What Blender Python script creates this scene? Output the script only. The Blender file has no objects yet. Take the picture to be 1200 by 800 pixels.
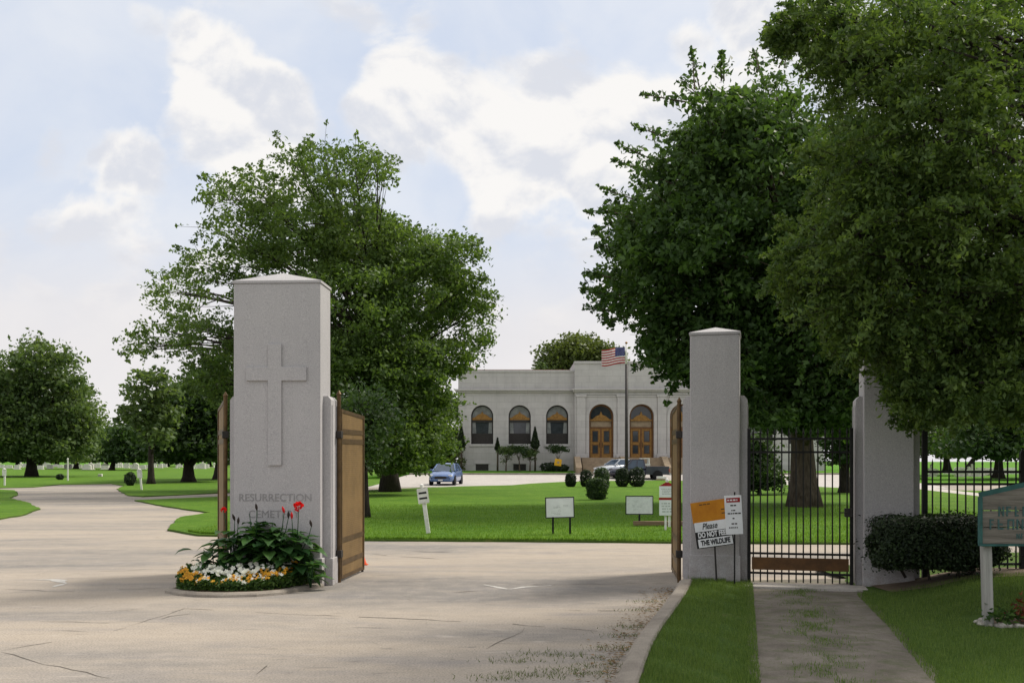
SUN_E, EXPO, HI_V = 3.6, 0.2, 10.0
import bpy, bmesh, math, random
import numpy as np
from mathutils import Vector, Matrix
random.seed(7)
R = math.radians
PI = math.pi
scene = bpy.context.scene
COL = scene.collection
CAM_H, FPX, HOR = 1.7, 1167.0, 540.0

def P(px, py, D):
    return Vector(((px-600)/FPX*D, D, CAM_H-(py-HOR)/FPX*D))
def G(px, py):
    D = CAM_H*FPX/(py-HOR)
    return ((px-600)/FPX*D, D)

# ------------------------------------------------------------------ materials
MATS = {}
def node_mat(name):
    m = bpy.data.materials.new(name); m.use_nodes = True
    nt = m.node_tree; nt.nodes.clear()
    out = nt.nodes.new('ShaderNodeOutputMaterial')
    return m, nt, out
def N(nt, t, **kw):
    n = nt.nodes.new(t)
    for k, v in kw.items():
        if k in n.inputs: n.inputs[k].default_value = v
        else: setattr(n, k, v)
    return n
def L(nt, a, b): nt.links.new(a, b)
def ramp(nt, fac, stops, interp='LINEAR'):
    r = nt.nodes.new('ShaderNodeValToRGB'); r.color_ramp.interpolation = interp
    e = r.color_ramp.elements
    while len(e) > 1: e.remove(e[-1])
    e[0].position = stops[0][0]; e[0].color = (*stops[0][1], 1)
    for p, c in stops[1:]:
        x = e.new(p); x.color = (*c, 1)
    L(nt, fac, r.inputs['Fac']); return r.outputs['Color']
def coords(nt, scale=(1, 1, 1), obj=True):
    tc = nt.nodes.new('ShaderNodeTexCoord'); mp = nt.nodes.new('ShaderNodeMapping')
    L(nt, tc.outputs['Object' if obj else 'Generated'], mp.inputs['Vector'])
    mp.inputs['Scale'].default_value = scale
    return mp.outputs['Vector']
def worldpos(nt):
    g = nt.nodes.new('ShaderNodeNewGeometry'); return g.outputs['Position']
def noise(nt, vec, scale, detail=4, rough=.55, dist=0):
    n = nt.nodes.new('ShaderNodeTexNoise')
    n.inputs['Scale'].default_value = scale; n.inputs['Detail'].default_value = detail
    n.inputs['Roughness'].default_value = rough; n.inputs['Distortion'].default_value = dist
    if vec is not None: L(nt, vec, n.inputs['Vector'])
    return n.outputs['Fac']
def mixc(nt, fac, a, b, mode='MIX'):
    m = nt.nodes.new('ShaderNodeMix'); m.data_type = 'RGBA'; m.blend_type = mode
    for s, v in ((m.inputs[0], fac), (m.inputs[6], a), (m.inputs[7], b)):
        if isinstance(v, (int, float)): s.default_value = v
        elif isinstance(v, tuple): s.default_value = (*v, 1) if len(v) == 3 else v
        else: L(nt, v, s)
    return m.outputs[2]
def math_(nt, op, a, b=None, clamp=False):
    m = nt.nodes.new('ShaderNodeMath'); m.operation = op; m.use_clamp = clamp
    for i, v in enumerate((a, b)):
        if v is None: continue
        if isinstance(v, (int, float)): m.inputs[i].default_value = v
        else: L(nt, v, m.inputs[i])
    return m.outputs[0]
def bump(nt, h, strength=.3, dist=.02):
    b = nt.nodes.new('ShaderNodeBump'); b.inputs['Strength'].default_value = strength
    b.inputs['Distance'].default_value = dist
    L(nt, h, b.inputs['Height']); return b.outputs['Normal']
def principled(nt, out, color, rough=.7, metal=0, normal=None, spec=None, coat=None):
    p = nt.nodes.new('ShaderNodeBsdfPrincipled')
    if isinstance(color, tuple): p.inputs['Base Color'].default_value = (*color, 1)
    else: L(nt, color, p.inputs['Base Color'])
    if isinstance(rough, (int, float)): p.inputs['Roughness'].default_value = rough
    else: L(nt, rough, p.inputs['Roughness'])
    p.inputs['Metallic'].default_value = metal
    if spec is not None: p.inputs['Specular IOR Level'].default_value = spec
    if coat is not None: p.inputs['Coat Weight'].default_value = coat; p.inputs['Coat Roughness'].default_value = .08
    if normal is not None: L(nt, normal, p.inputs['Normal'])
    L(nt, p.outputs[0], out.inputs['Surface']); return p

def simple(name, c1, c2=None, scale=12, rough=.7, metal=0, bumps=.15, spec=.3, coat=None):
    """a worn plain surface: two tones of a colour mottled by noise"""
    m, nt, out = node_mat(name)
    v = worldpos(nt)
    f = noise(nt, v, scale, 6, .65)
    c2 = c2 or tuple(x*.8 for x in c1)
    col = ramp(nt, f, [(.35, c2), (.65, c1)])
    principled(nt, out, col, rough, metal, bump(nt, f, bumps, .01), spec, coat)
    MATS[name] = m; return m

def m_granite():
    m, nt, out = node_mat('granite'); v = worldpos(nt)
    big = noise(nt, v, 1.3, 5, .6); fine = noise(nt, v, 90, 3, .7); mid = noise(nt, v, 22, 4, .6)
    col = ramp(nt, big, [(.3, (.355, .345, .355)), (.7, (.43, .415, .42))])
    col = mixc(nt, .42, col, ramp(nt, fine, [(.32, (.17, .17, .185)), (.5, (.41, .398, .403)), (.68, (.64, .615, .61))]))
    # rain streaks running down from the top
    vs = N(nt, 'ShaderNodeMapping'); L(nt, v, vs.inputs['Vector']); vs.inputs['Scale'].default_value = (5, 5, .25)
    st = noise(nt, vs.outputs[0], 2.2, 6, .7)
    col = mixc(nt, ramp(nt, st, [(.5, (0, 0, 0)), (.78, (.30, .30, .30))]), col, (.33, .32, .32))
    col = mixc(nt, ramp(nt, mid, [(.62, (0, 0, 0)), (.8, (.22, .22, .22))]), col, (.32, .30, .29))
    sz = N(nt, 'ShaderNodeSeparateXYZ'); L(nt, v, sz.inputs[0])
    lo = math_(nt, 'SUBTRACT', .95, math_(nt, 'MULTIPLY', sz.outputs['Z'], 1.5), True)
    gr = math_(nt, 'MULTIPLY', lo, ramp(nt, noise(nt, v, 6, 6, .7), [(.38, (0, 0, 0)), (.62, (.75, .75, .75))]))
    col = mixc(nt, gr, col, (.22, .19, .165))
    principled(nt, out, col, .85, 0, bump(nt, fine, .25, .004), .2)
    MATS['granite'] = m
def m_limestone():
    m, nt, out = node_mat('limestone'); v = worldpos(nt)
    mp = N(nt, 'ShaderNodeMapping'); L(nt, v, mp.inputs['Vector']); mp.inputs['Rotation'].default_value = (R(-90), 0, 0)
    br = N(nt, 'ShaderNodeTexBrick'); L(nt, mp.outputs[0], br.inputs['Vector'])
    br.inputs['Scale'].default_value = 1.0; br.inputs['Brick Width'].default_value = 1.5; br.inputs['Row Height'].default_value = .62
    br.inputs['Mortar Size'].default_value = .022; br.inputs['Mortar Smooth'].default_value = .2
    br.inputs['Color1'].default_value = (.43, .41, .40, 1); br.inputs['Color2'].default_value = (.50, .48, .465, 1)
    br.inputs['Mortar'].default_value = (.33, .31, .30, 1)
    f = noise(nt, v, .9, 6, .65)
    col = mixc(nt, .5, br.outputs['Color'], ramp(nt, f, [(.3, (.38, .365, .36)), (.7, (.53, .51, .50))]))
    vs = N(nt, 'ShaderNodeMapping'); L(nt, v, vs.inputs['Vector']); vs.inputs['Scale'].default_value = (1.6, 1.6, .12)
    st = noise(nt, vs.outputs[0], 1.6, 5, .7)
    col = mixc(nt, ramp(nt, st, [(.52, (0, 0, 0)), (.8, (.45, .45, .45))]), col, (.30, .29, .29))
    principled(nt, out, col, .85, 0, bump(nt, f, .2, .02), .2)
    MATS['limestone'] = m
def m_road():
    m, nt, out = node_mat('asphalt'); v = worldpos(nt)
    fine = noise(nt, v, 55, 4, .7); mid = noise(nt, v, 3.5, 6, .65)
    sx = N(nt, 'ShaderNodeMapping'); L(nt, v, sx.inputs['Vector']); sx.inputs['Scale'].default_value = (.13, .42, 1)
    big = noise(nt, sx.outputs[0], 1.0, 5, .6, .6)
    col = ramp(nt, big, [(.36, (.195, .182, .168)), (.47, (.272, .243, .210)), (.6, (.345, .298, .244))])
    sx2 = N(nt, 'ShaderNodeMapping'); L(nt, v, sx2.inputs['Vector']); sx2.inputs['Scale'].default_value = (.35, 1.5, 1)
    sx2.inputs['Location'].default_value = (3.1, 7.7, 0)
    st = noise(nt, sx2.outputs[0], 1.0, 6, .65)
    col = mixc(nt, ramp(nt, st, [(.52, (0, 0, 0)), (.68, (.55, .55, .55))]), col, (.20, .19, .19))
    col = mixc(nt, ramp(nt, mid, [(.45, (0, 0, 0)), (.75, (.4, .4, .4))]), col, (.40, .35, .30))
    col = mixc(nt, .8, col, ramp(nt, fine, [(.3, (.42, .42, .43)), (.5, (1, 1, 1)), (.70, (1.34, 1.31, 1.28))]), 'MULTIPLY')
    sx3 = N(nt, 'ShaderNodeMapping'); L(nt, v, sx3.inputs['Vector']); sx3.inputs['Scale'].default_value = (1.5, 7, 1)
    ds = noise(nt, sx3.outputs[0], 1.1, 7, .7, .5)
    col = mixc(nt, ramp(nt, ds, [(.60, (0, 0, 0)), (.70, (.62, .62, .62))]), col, (.11, .10, .095))
    col = mixc(nt, ramp(nt, ds, [(.30, (.5, .5, .5)), (.40, (0, 0, 0))]), col, (.46, .41, .36))
    sp_ = noise(nt, v, 17, 5, .75)
    col = mixc(nt, ramp(nt, sp_, [(.62, (0, 0, 0)), (.74, (.55, .55, .55))]), col, (.13, .12, .11))
    vn = N(nt, 'ShaderNodeVectorMath', operation='ADD'); L(nt, v, vn.inputs[0])
    nn = N(nt, 'ShaderNodeTexNoise'); nn.inputs['Scale'].default_value = .9; nn.inputs['Detail'].default_value = 5
    L(nt, v, nn.inputs['Vector'])
    sc = N(nt, 'ShaderNodeVectorMath', operation='SCALE'); L(nt, nn.outputs['Color'], sc.inputs[0]); sc.inputs['Scale'].default_value = 1.3
    L(nt, sc.outputs[0], vn.inputs[1])
    vo = N(nt, 'ShaderNodeTexVoronoi', feature='DISTANCE_TO_EDGE'); vo.inputs['Scale'].default_value = .33
    L(nt, vn.outputs[0], vo.inputs['Vector'])
    crack = ramp(nt, vo.outputs['Distance'], [(.0, (.5, .5, .5)), (.004, (0, 0, 0))])
    gate = ramp(nt, noise(nt, v, .55, 4), [(.54, (0, 0, 0)), (.64, (1, 1, 1))])
    ck = mixc(nt, 1.0, crack, gate, 'MULTIPLY')
    col = mixc(nt, ck, col, (.07, .06, .05))
    h = mixc(nt, .5, fine, mid)
    principled(nt, out, col, .9, 0, bump(nt, h, .35, .012), .2)
    MATS['asphalt'] = m
def m_concrete(name, a, b, green=0):
    m, nt, out = node_mat(name); v = worldpos(nt)
    big = noise(nt, v, 2.2, 6, .65); fine = noise(nt, v, 70, 4, .7)
    col = ramp(nt, big, [(.32, a), (.68, b)])
    col = mixc(nt, .7, col, ramp(nt, fine, [(.3, (.55, .55, .55)), (.5, (1, 1, 1)), (.72, (1.2, 1.2, 1.2))]), 'MULTIPLY')
    if green: col = mixc(nt, ramp(nt, noise(nt, v, 5, 6, .7), [(.48, (0, 0, 0)), (.66, (green,)*3)]), col, (.075, .095, .03))
    principled(nt, out, col, .9, 0, bump(nt, fine, .3, .008), .2)
    MATS[name] = m
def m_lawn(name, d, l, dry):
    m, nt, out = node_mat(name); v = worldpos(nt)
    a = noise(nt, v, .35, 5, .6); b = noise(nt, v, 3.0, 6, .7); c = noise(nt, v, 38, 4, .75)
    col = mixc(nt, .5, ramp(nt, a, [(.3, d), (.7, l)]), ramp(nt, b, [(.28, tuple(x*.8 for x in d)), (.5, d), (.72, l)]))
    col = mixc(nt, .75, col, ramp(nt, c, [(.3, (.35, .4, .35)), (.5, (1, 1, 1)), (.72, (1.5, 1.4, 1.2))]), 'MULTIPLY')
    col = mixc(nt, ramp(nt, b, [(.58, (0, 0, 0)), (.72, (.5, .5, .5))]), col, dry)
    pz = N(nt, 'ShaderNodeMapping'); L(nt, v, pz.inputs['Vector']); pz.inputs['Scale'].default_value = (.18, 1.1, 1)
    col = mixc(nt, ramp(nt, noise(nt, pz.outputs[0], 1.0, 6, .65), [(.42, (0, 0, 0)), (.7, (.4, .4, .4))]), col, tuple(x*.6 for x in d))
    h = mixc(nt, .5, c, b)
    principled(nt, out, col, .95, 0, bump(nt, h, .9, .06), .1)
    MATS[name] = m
def m_leaf(name, dark, light, trans=.35, rough=.55, hue=None):
    m, nt, out = node_mat(name)
    at = N(nt, 'ShaderNodeAttribute', attribute_name='tint')
    col = ramp(nt, at.outputs['Fac'], [(0, dark), (.6, tuple((a+b)/2 for a, b in zip(dark, light))), (1, light)])
    p = N(nt, 'ShaderNodeBsdfPrincipled'); L(nt, col, p.inputs['Base Color'])
    p.inputs['Roughness'].default_value = rough; p.inputs['Specular IOR Level'].default_value = .3
    t = N(nt, 'ShaderNodeBsdfTranslucent')
    tc = mixc(nt, 1.0, col, (1.5, 1.5, .7), 'MULTIPLY'); L(nt, tc, t.inputs['Color'])
    mx = N(nt, 'ShaderNodeMixShader'); mx.inputs[0].default_value = trans
    L(nt, p.outputs[0], mx.inputs[1]); L(nt, t.outputs[0], mx.inputs[2]); L(nt, mx.outputs[0], out.inputs['Surface'])
    MATS[name] = m
def m_bark(name, a, b):
    m, nt, out = node_mat(name); v = worldpos(nt)
    mp = N(nt, 'ShaderNodeMapping'); L(nt, v, mp.inputs['Vector']); mp.inputs['Scale'].default_value = (9, 9, 1.6)
    f = noise(nt, mp.outputs[0], 1.5, 7, .7)
    principled(nt, out, ramp(nt, f, [(.35, a), (.68, b)]), .95, 0, bump(nt, f, .8, .05), .1)
    MATS[name] = m
def m_glass(name, tint=(.03, .035, .04)):
    m, nt, out = node_mat(name); v = worldpos(nt)
    f = noise(nt, v, 2.5, 3)
    principled(nt, out, ramp(nt, f, [(.3, tint), (.7, tuple(x*1.5 for x in tint))]), .08, 0, None, .6)
    MATS[name] = m
def m_paint(name, c, rough=.25, metal=.3):
    m, nt, out = node_mat(name); v = worldpos(nt)
    f = noise(nt, v, 4, 5)
    principled(nt, out, ramp(nt, f, [(.3, tuple(x*.86 for x in c)), (.7, c)]), rough, metal, None, .5, .6)
    MATS[name] = m
def m_bronze():
    m, nt, out = node_mat('bronze_mesh'); v = coords(nt)
    vo = N(nt, 'ShaderNodeTexVoronoi'); vo.inputs['Scale'].default_value = 34; vo.inputs['Randomness'].default_value = .12
    L(nt, v, vo.inputs['Vector'])
    f = noise(nt, v, 2.4, 6, .65)
    col = ramp(nt, f, [(.3, (.145, .09, .036)), (.7, (.235, .15, .06))])
    col = mixc(nt, ramp(nt, vo.outputs['Distance'], [(.22, (.75, .75, .75)), (.34, (0, 0, 0))]), col, (.075, .05, .03))
    principled(nt, out, col, .6, .35, bump(nt, vo.outputs['Distance'], .4, .01), .4)
    MATS['bronze_mesh'] = m
def m_wood(name, a, b, vertical=False):
    m, nt, out = node_mat(name); v = worldpos(nt)
    mp = N(nt, 'ShaderNodeMapping'); L(nt, v, mp.inputs['Vector'])
    mp.inputs['Scale'].default_value = (14, 14, .8) if vertical else (1.6, 14, 22)
    f = noise(nt, mp.outputs[0], 1.3, 7, .7)
    principled(nt, out, ramp(nt, f, [(.32, a), (.68, b)]), .85, 0, bump(nt, f, .5, .01), .2)
    MATS[name] = m

m_granite(); m_limestone(); m_road(); m_bronze()
m_concrete('kerb_concrete', (.19, .165, .14), (.32, .285, .24))
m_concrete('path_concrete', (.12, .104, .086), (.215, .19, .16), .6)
m_concrete('slab_concrete', (.36, .335, .30), (.50, .46, .42))
m_concrete('drive_concrete', (.36, .335, .31), (.46, .43, .40))
m_concrete('soil', (.06, .045, .03), (.13, .095, .06))
m_concrete('mulch', (.10, .075, .05), (.22, .17, .12))
m_concrete('headstone', (.52, .50, .46), (.74, .71, .65))
m_concrete('stone_letters', (.235, .23, .235), (.34, .33, .33))
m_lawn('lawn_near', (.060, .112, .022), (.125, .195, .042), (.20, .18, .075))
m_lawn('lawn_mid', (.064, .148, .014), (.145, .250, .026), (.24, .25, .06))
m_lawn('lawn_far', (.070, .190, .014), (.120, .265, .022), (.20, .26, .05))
m_leaf('grass_near', (.062, .118, .024), (.175, .245, .060), .34)
m_leaf('grass_mid', (.078, .172, .014), (.175, .29, .034), .32)
m_leaf('leaf_oak', (.042, .082, .020), (.135, .205, .052), .42)
m_leaf('leaf_elm', (.027, .060, .017), (.092, .160, .042), .40)
m_leaf('leaf_near', (.030, .066, .018), (.145, .215, .050), .44)
m_leaf('leaf_dark', (.019, .042, .014), (.062, .110, .032), .34)
m_leaf('leaf_far', (.052, .092, .032), (.145, .205, .070), .38)
m_leaf('leaf_olive', (.055, .080, .020), (.13, .165, .045), .35)
m_leaf('leaf_hedge', (.010, .021, .010), (.036, .062, .020), .2)
m_leaf('leaf_plant', (.020, .062, .020), (.080, .175, .045), .3, .38)
m_leaf('leaf_bed', (.025, .065, .014), (.085, .15, .03), .3)
m_leaf('leaf_red', (.09, .020, .014), (.22, .07, .03), .3)
m_leaf('leaf_dry', (.10, .06, .025), (.26, .17, .08), .1, .9)
m_leaf('petal_white', (.70, .70, .62), (.86, .86, .82), .25)
m_leaf('petal_orange', (.55, .22, .012), (.80, .46, .03), .25)
m_leaf('petal_red', (.50, .008, .010), (.80, .022, .020), .25)
m_bark('bark', (.045, .035, .028), (.14, .11, .085))
m_bark('bark_dark', (.020, .016, .014), (.06, .05, .042))
m_glass('window_glass'); m_glass('car_glass', (.035, .055, .085))
m_paint('paint_blue', (.12, .20, .42)); m_paint('paint_silver', (.60, .63, .68)); m_paint('paint_navy', (.035, .036, .06))
simple('iron_black', (.018, .018, .018), (.008, .008, .008), 20, .5, .4)
simple('bronze_frame', (.13, .08, .036), (.07, .043, .02), 8, .5, .5)
simple('bronze_plate', (.15, .075, .028), (.085, .045, .02), 5, .6, .3)
simple('white_paint', (.78, .77, .74), (.62, .60, .56), 9, .6)
simple('sign_white', (.76, .78, .80), (.66, .68, .70), 5, .45)
simple('sign_pale', (.66, .69, .69), (.56, .59, .60), 20, .5)
simple('sign_grey', (.50, .53, .53), (.38, .41, .41), 35, .5)
simple('sign_orange', (.56, .235, .012), (.44, .16, .008), 6, .55)
simple('sign_black', (.016, .016, .018), (.01, .01, .01), 9, .5)
simple('sign_red', (.36, .02, .022), (.26, .014, .016), 9, .5)
simple('sign_yellow', (.75, .42, .02), (.6, .32, .015), 5, .5)
simple('teal_paint', (.035, .125, .115), (.02, .07, .065), 9, .6)
simple('teal_worn', (.07, .13, .125), (.035, .085, .085), 30, .8)
simple('gold', (.33, .18, .05), (.20, .10, .027), 5, .45, .3)
simple('door_wood', (.18, .082, .028), (.11, .047, .017), 3, .5)
simple('tan_stone', (.36, .28, .19), (.25, .19, .13), 3, .85)
simple('drape', (.26, .27, .26), (.14, .15, .15), 1.5, .9)
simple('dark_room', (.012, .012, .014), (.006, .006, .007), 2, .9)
simple('dark_trim', (.035, .03, .028), (.02, .018, .016), 6, .6)
simple('roof_gravel', (.22, .20, .18), (.14, .13, .12), 3, .9)
simple('roof_red', (.26, .10, .06), (.18, .07, .04), 3, .9)
simple('tyre', (.012, .012, .012), None, 30, .85)
simple('rim', (.45, .45, .46), (.3, .3, .31), 20, .35, .7)
simple('headlight', (.75, .76, .78), (.6, .62, .65), 20, .15)
simple('cone_orange', (.75, .11, .03), (.6, .08, .02), 20, .5)
simple('flag_red', (.42, .03, .045), (.33, .02, .03), 9, .8)
simple('flag_white', (.72, .70, .69), (.62, .60, .60), 9, .8)
simple('flag_blue', (.035, .045, .20), (.025, .03, .14), 9, .8)
simple('road_paint', (.52, .51, .48), (.28, .26, .24), 28, .8)
simple('crack_tar', (.075, .065, .055), (.14, .12, .10), 14, .95)
simple('stone_pale', (.48, .45, .40), (.28, .26, .23), 22, .9, 0, .5)
m_wood('wood_grey', (.10, .09, .078), (.24, .215, .185))
m_wood('wood_post', (.24, .235, .22), (.42, .41, .38), True)
m_wood('wood_brown', (.12, .08, .05), (.24, .17, .11))

# ------------------------------------------------------------------ mesh helpers
class MB:
    def __init__(s): s.v = []; s.f = []; s.m = []; s.mats = []
    def mi(s, mat):
        if mat not in s.mats: s.mats.append(mat)
        return s.mats.index(mat)
    def face(s, pts, mat):
        b = len(s.v); s.v += [tuple(p) for p in pts]; s.f.append(tuple(range(b, b+len(pts)))); s.m.append(s.mi(mat))
    def add(s, verts, faces, mat, M=None):
        b = len(s.v); k = s.mi(mat)
        s.v += [tuple(M @ Vector(p)) if M is not None else tuple(p) for p in verts]
        for f in faces: s.f.append(tuple(b+i for i in f)); s.m.append(k)
    def box(s, lo, hi, mat, M=None, bev=0):
        x0, y0, z0 = lo; x1, y1, z1 = hi
        if bev <= 0:
            vs = [(x, y, z) for z in (z0, z1) for y in (y0, y1) for x in (x0, x1)]
            fs = [(0, 2, 3, 1), (4, 5, 7, 6), (0, 1, 5, 4), (2, 6, 7, 3), (0, 4, 6, 2), (1, 3, 7, 5)]
            s.add(vs, fs, mat, M); return
        bm = bmesh.new()
        bmesh.ops.create_cube(bm, size=1)
        for v in bm.verts: v.co = Vector(((v.co.x+.5)*(x1-x0)+x0, (v.co.y+.5)*(y1-y0)+y0, (v.co.z+.5)*(z1-z0)+z0))
        bmesh.ops.bevel(bm, geom=list(bm.edges), offset=bev, segments=2, profile=.5, affect='EDGES')
        bm.verts.index_update()
        s.add([v.co[:] for v in bm.verts], [[v.index for v in f.verts] for f in bm.faces], mat, M); bm.free()
    def tube(s, pts, rads, mat, n=8, caps=True, M=None):
        pts = [Vector(p) for p in pts]; vs = []; fs = []
        if isinstance(rads, (int, float)): rads = [rads]*len(pts)
        ref = None
        for i, p in enumerate(pts):
            d = (pts[min(i+1, len(pts)-1)]-pts[max(i-1, 0)])
            d = d.normalized() if d.length > 1e-9 else Vector((0, 0, 1))
            if ref is None: ref = Vector((1, 0, 0)) if abs(d.x) < .9 else Vector((0, 1, 0))
            a = (ref-d*ref.dot(d)).normalized(); b = d.cross(a); ref = a
            for k in range(n):
                t = 2*PI*k/n; vs.append(p+(a*math.cos(t)+b*math.sin(t))*rads[i])
        for i in range(len(pts)-1):
            for k in range(n): fs.append((i*n+k, i*n+(k+1) % n, (i+1)*n+(k+1) % n, (i+1)*n+k))
        if caps: fs += [tuple(range(n-1, -1, -1)), tuple(range((len(pts)-1)*n, len(pts)*n))]
        s.add(vs, fs, mat, M)
    def bar(s, a, b, w, d, mat, up=(0, 0, 1)):
        """box bar from a to b, cross-section w x d"""
        a = Vector(a); b = Vector(b); z = (b-a).normalized(); u = Vector(up)
        x = u.cross(z)
        if x.length < 1e-4: x = Vector((1, 0, 0))
        x.normalize(); y = z.cross(x)
        M = Matrix((x, y, z)).transposed().to_4x4(); M.translation = a
        s.box((-w/2, -d/2, 0), (w/2, d/2, (b-a).length), mat, M)
    def prism(s, poly, z0, z1, mat, side=None, M=None, bottom=False):
        n = len(poly); side = side or mat
        s.add([(x, y, z1) for x, y in poly], [tuple(range(n))], mat, M)
        vs = [(x, y, z0) for x, y in poly]+[(x, y, z1) for x, y in poly]
        s.add(vs, [(i, (i+1) % n, n+(i+1) % n, n+i) for i in range(n)], side, M)
        if bottom: s.add([(x, y, z0) for x, y in poly], [tuple(range(n-1, -1, -1))], side, M)
    def lathe(s, prof, mat, n=16, M=None):
        vs = []; fs = []
        for r, z in prof:
            for k in range(n): t = 2*PI*k/n; vs.append((r*math.cos(t), r*math.sin(t), z))
        for i in range(len(prof)-1):
            for k in range(n): fs.append((i*n+k, i*n+(k+1) % n, (i+1)*n+(k+1) % n, (i+1)*n+k))
        fs += [tuple(range(n-1, -1, -1)), tuple(range((len(prof)-1)*n, len(prof)*n))]
        s.add(vs, fs, mat, M)
    def build(s, name, parent=None, smooth=False):
        me = bpy.data.meshes.new(name); me.from_pydata(s.v, [], s.f)
        for m in s.mats: me.materials.append(MATS[m])
        me.polygons.foreach_set('material_index', s.m)
        if smooth: me.polygons.foreach_set('use_smooth', [True]*len(s.f))
        me.update()
        o = bpy.data.objects.new(name, me); COL.objects.link(o)
        if parent is not None: o.parent = parent
        return o

def tag(o, label=None, cat=None, group=None, kind=None):
    if label: o['label'] = label
    if cat: o['category'] = cat
    if group: o['group'] = group
    if kind: o['kind'] = kind
    return o
def empty(name, loc, rz=0, label=None, cat=None, group=None):
    o = bpy.data.objects.new(name, None); COL.objects.link(o)
    o.location = loc; o.rotation_euler = (0, 0, rz); o.empty_display_size = .2
    return tag(o, label, cat, group)
def struct(mb, name, smooth=False): return tag(mb.build(name, None, smooth), kind='structure')
def copy_tree(o, parent=None):
    c = o.copy(); COL.objects.link(c); c.parent = parent
    for ch in list(o.children): copy_tree(ch, c)
    return c

def np_mesh(name, V, k, mat, tint=None, parent=None):
    """V: (n, k, 3) array of n separate k-gons"""
    n = V.shape[0]
    me = bpy.data.meshes.new(name)
    me.vertices.add(n*k); me.vertices.foreach_set('co', V.reshape(-1).astype(np.float32))
    me.loops.add(n*k); me.loops.foreach_set('vertex_index', np.arange(n*k, dtype=np.int32))
    me.polygons.add(n); me.polygons.foreach_set('loop_start', np.arange(0, n*k, k, dtype=np.int32))
    try: me.polygons.foreach_set('loop_total', np.full(n, k, dtype=np.int32))
    except Exception: pass
    a = me.attributes.new('tint', 'FLOAT', 'FACE')
    a.data.foreach_set('value', (tint if tint is not None else np.random.rand(n)).astype(np.float32))
    me.materials.append(MATS[mat]); me.update(calc_edges=True); me.validate()
    o = bpy.data.objects.new(name, me); COL.objects.link(o)
    if parent is not None: o.parent = parent
    return o

def leaf_quads(pos, size, rng, up=.5, aspect=.55, out=None, droop=0):
    """diamond leaves at pos (n,3); returns (n,4,3)"""
    n = len(pos)
    nr = rng.normal(size=(n, 3)); nr[:, 2] += up*1.6
    if out is not None: nr += out
    nr /= np.linalg.norm(nr, axis=1, keepdims=True)+1e-9
    d = rng.normal(size=(n, 3)); d[:, 2] -= droop
    d -= nr*np.sum(d*nr, axis=1, keepdims=True); d /= np.linalg.norm(d, axis=1, keepdims=True)+1e-9
    w = np.cross(nr, d)
    s = (size*(.6+.8*rng.random(n)))[:, None]
    fold = nr*s*.12
    return np.stack([pos-d*s*.5, pos+w*s*.5*aspect+fold+d*s*.05, pos+d*s*.5, pos-w*s*.5*aspect+fold+d*s*.05], axis=1)

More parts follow.
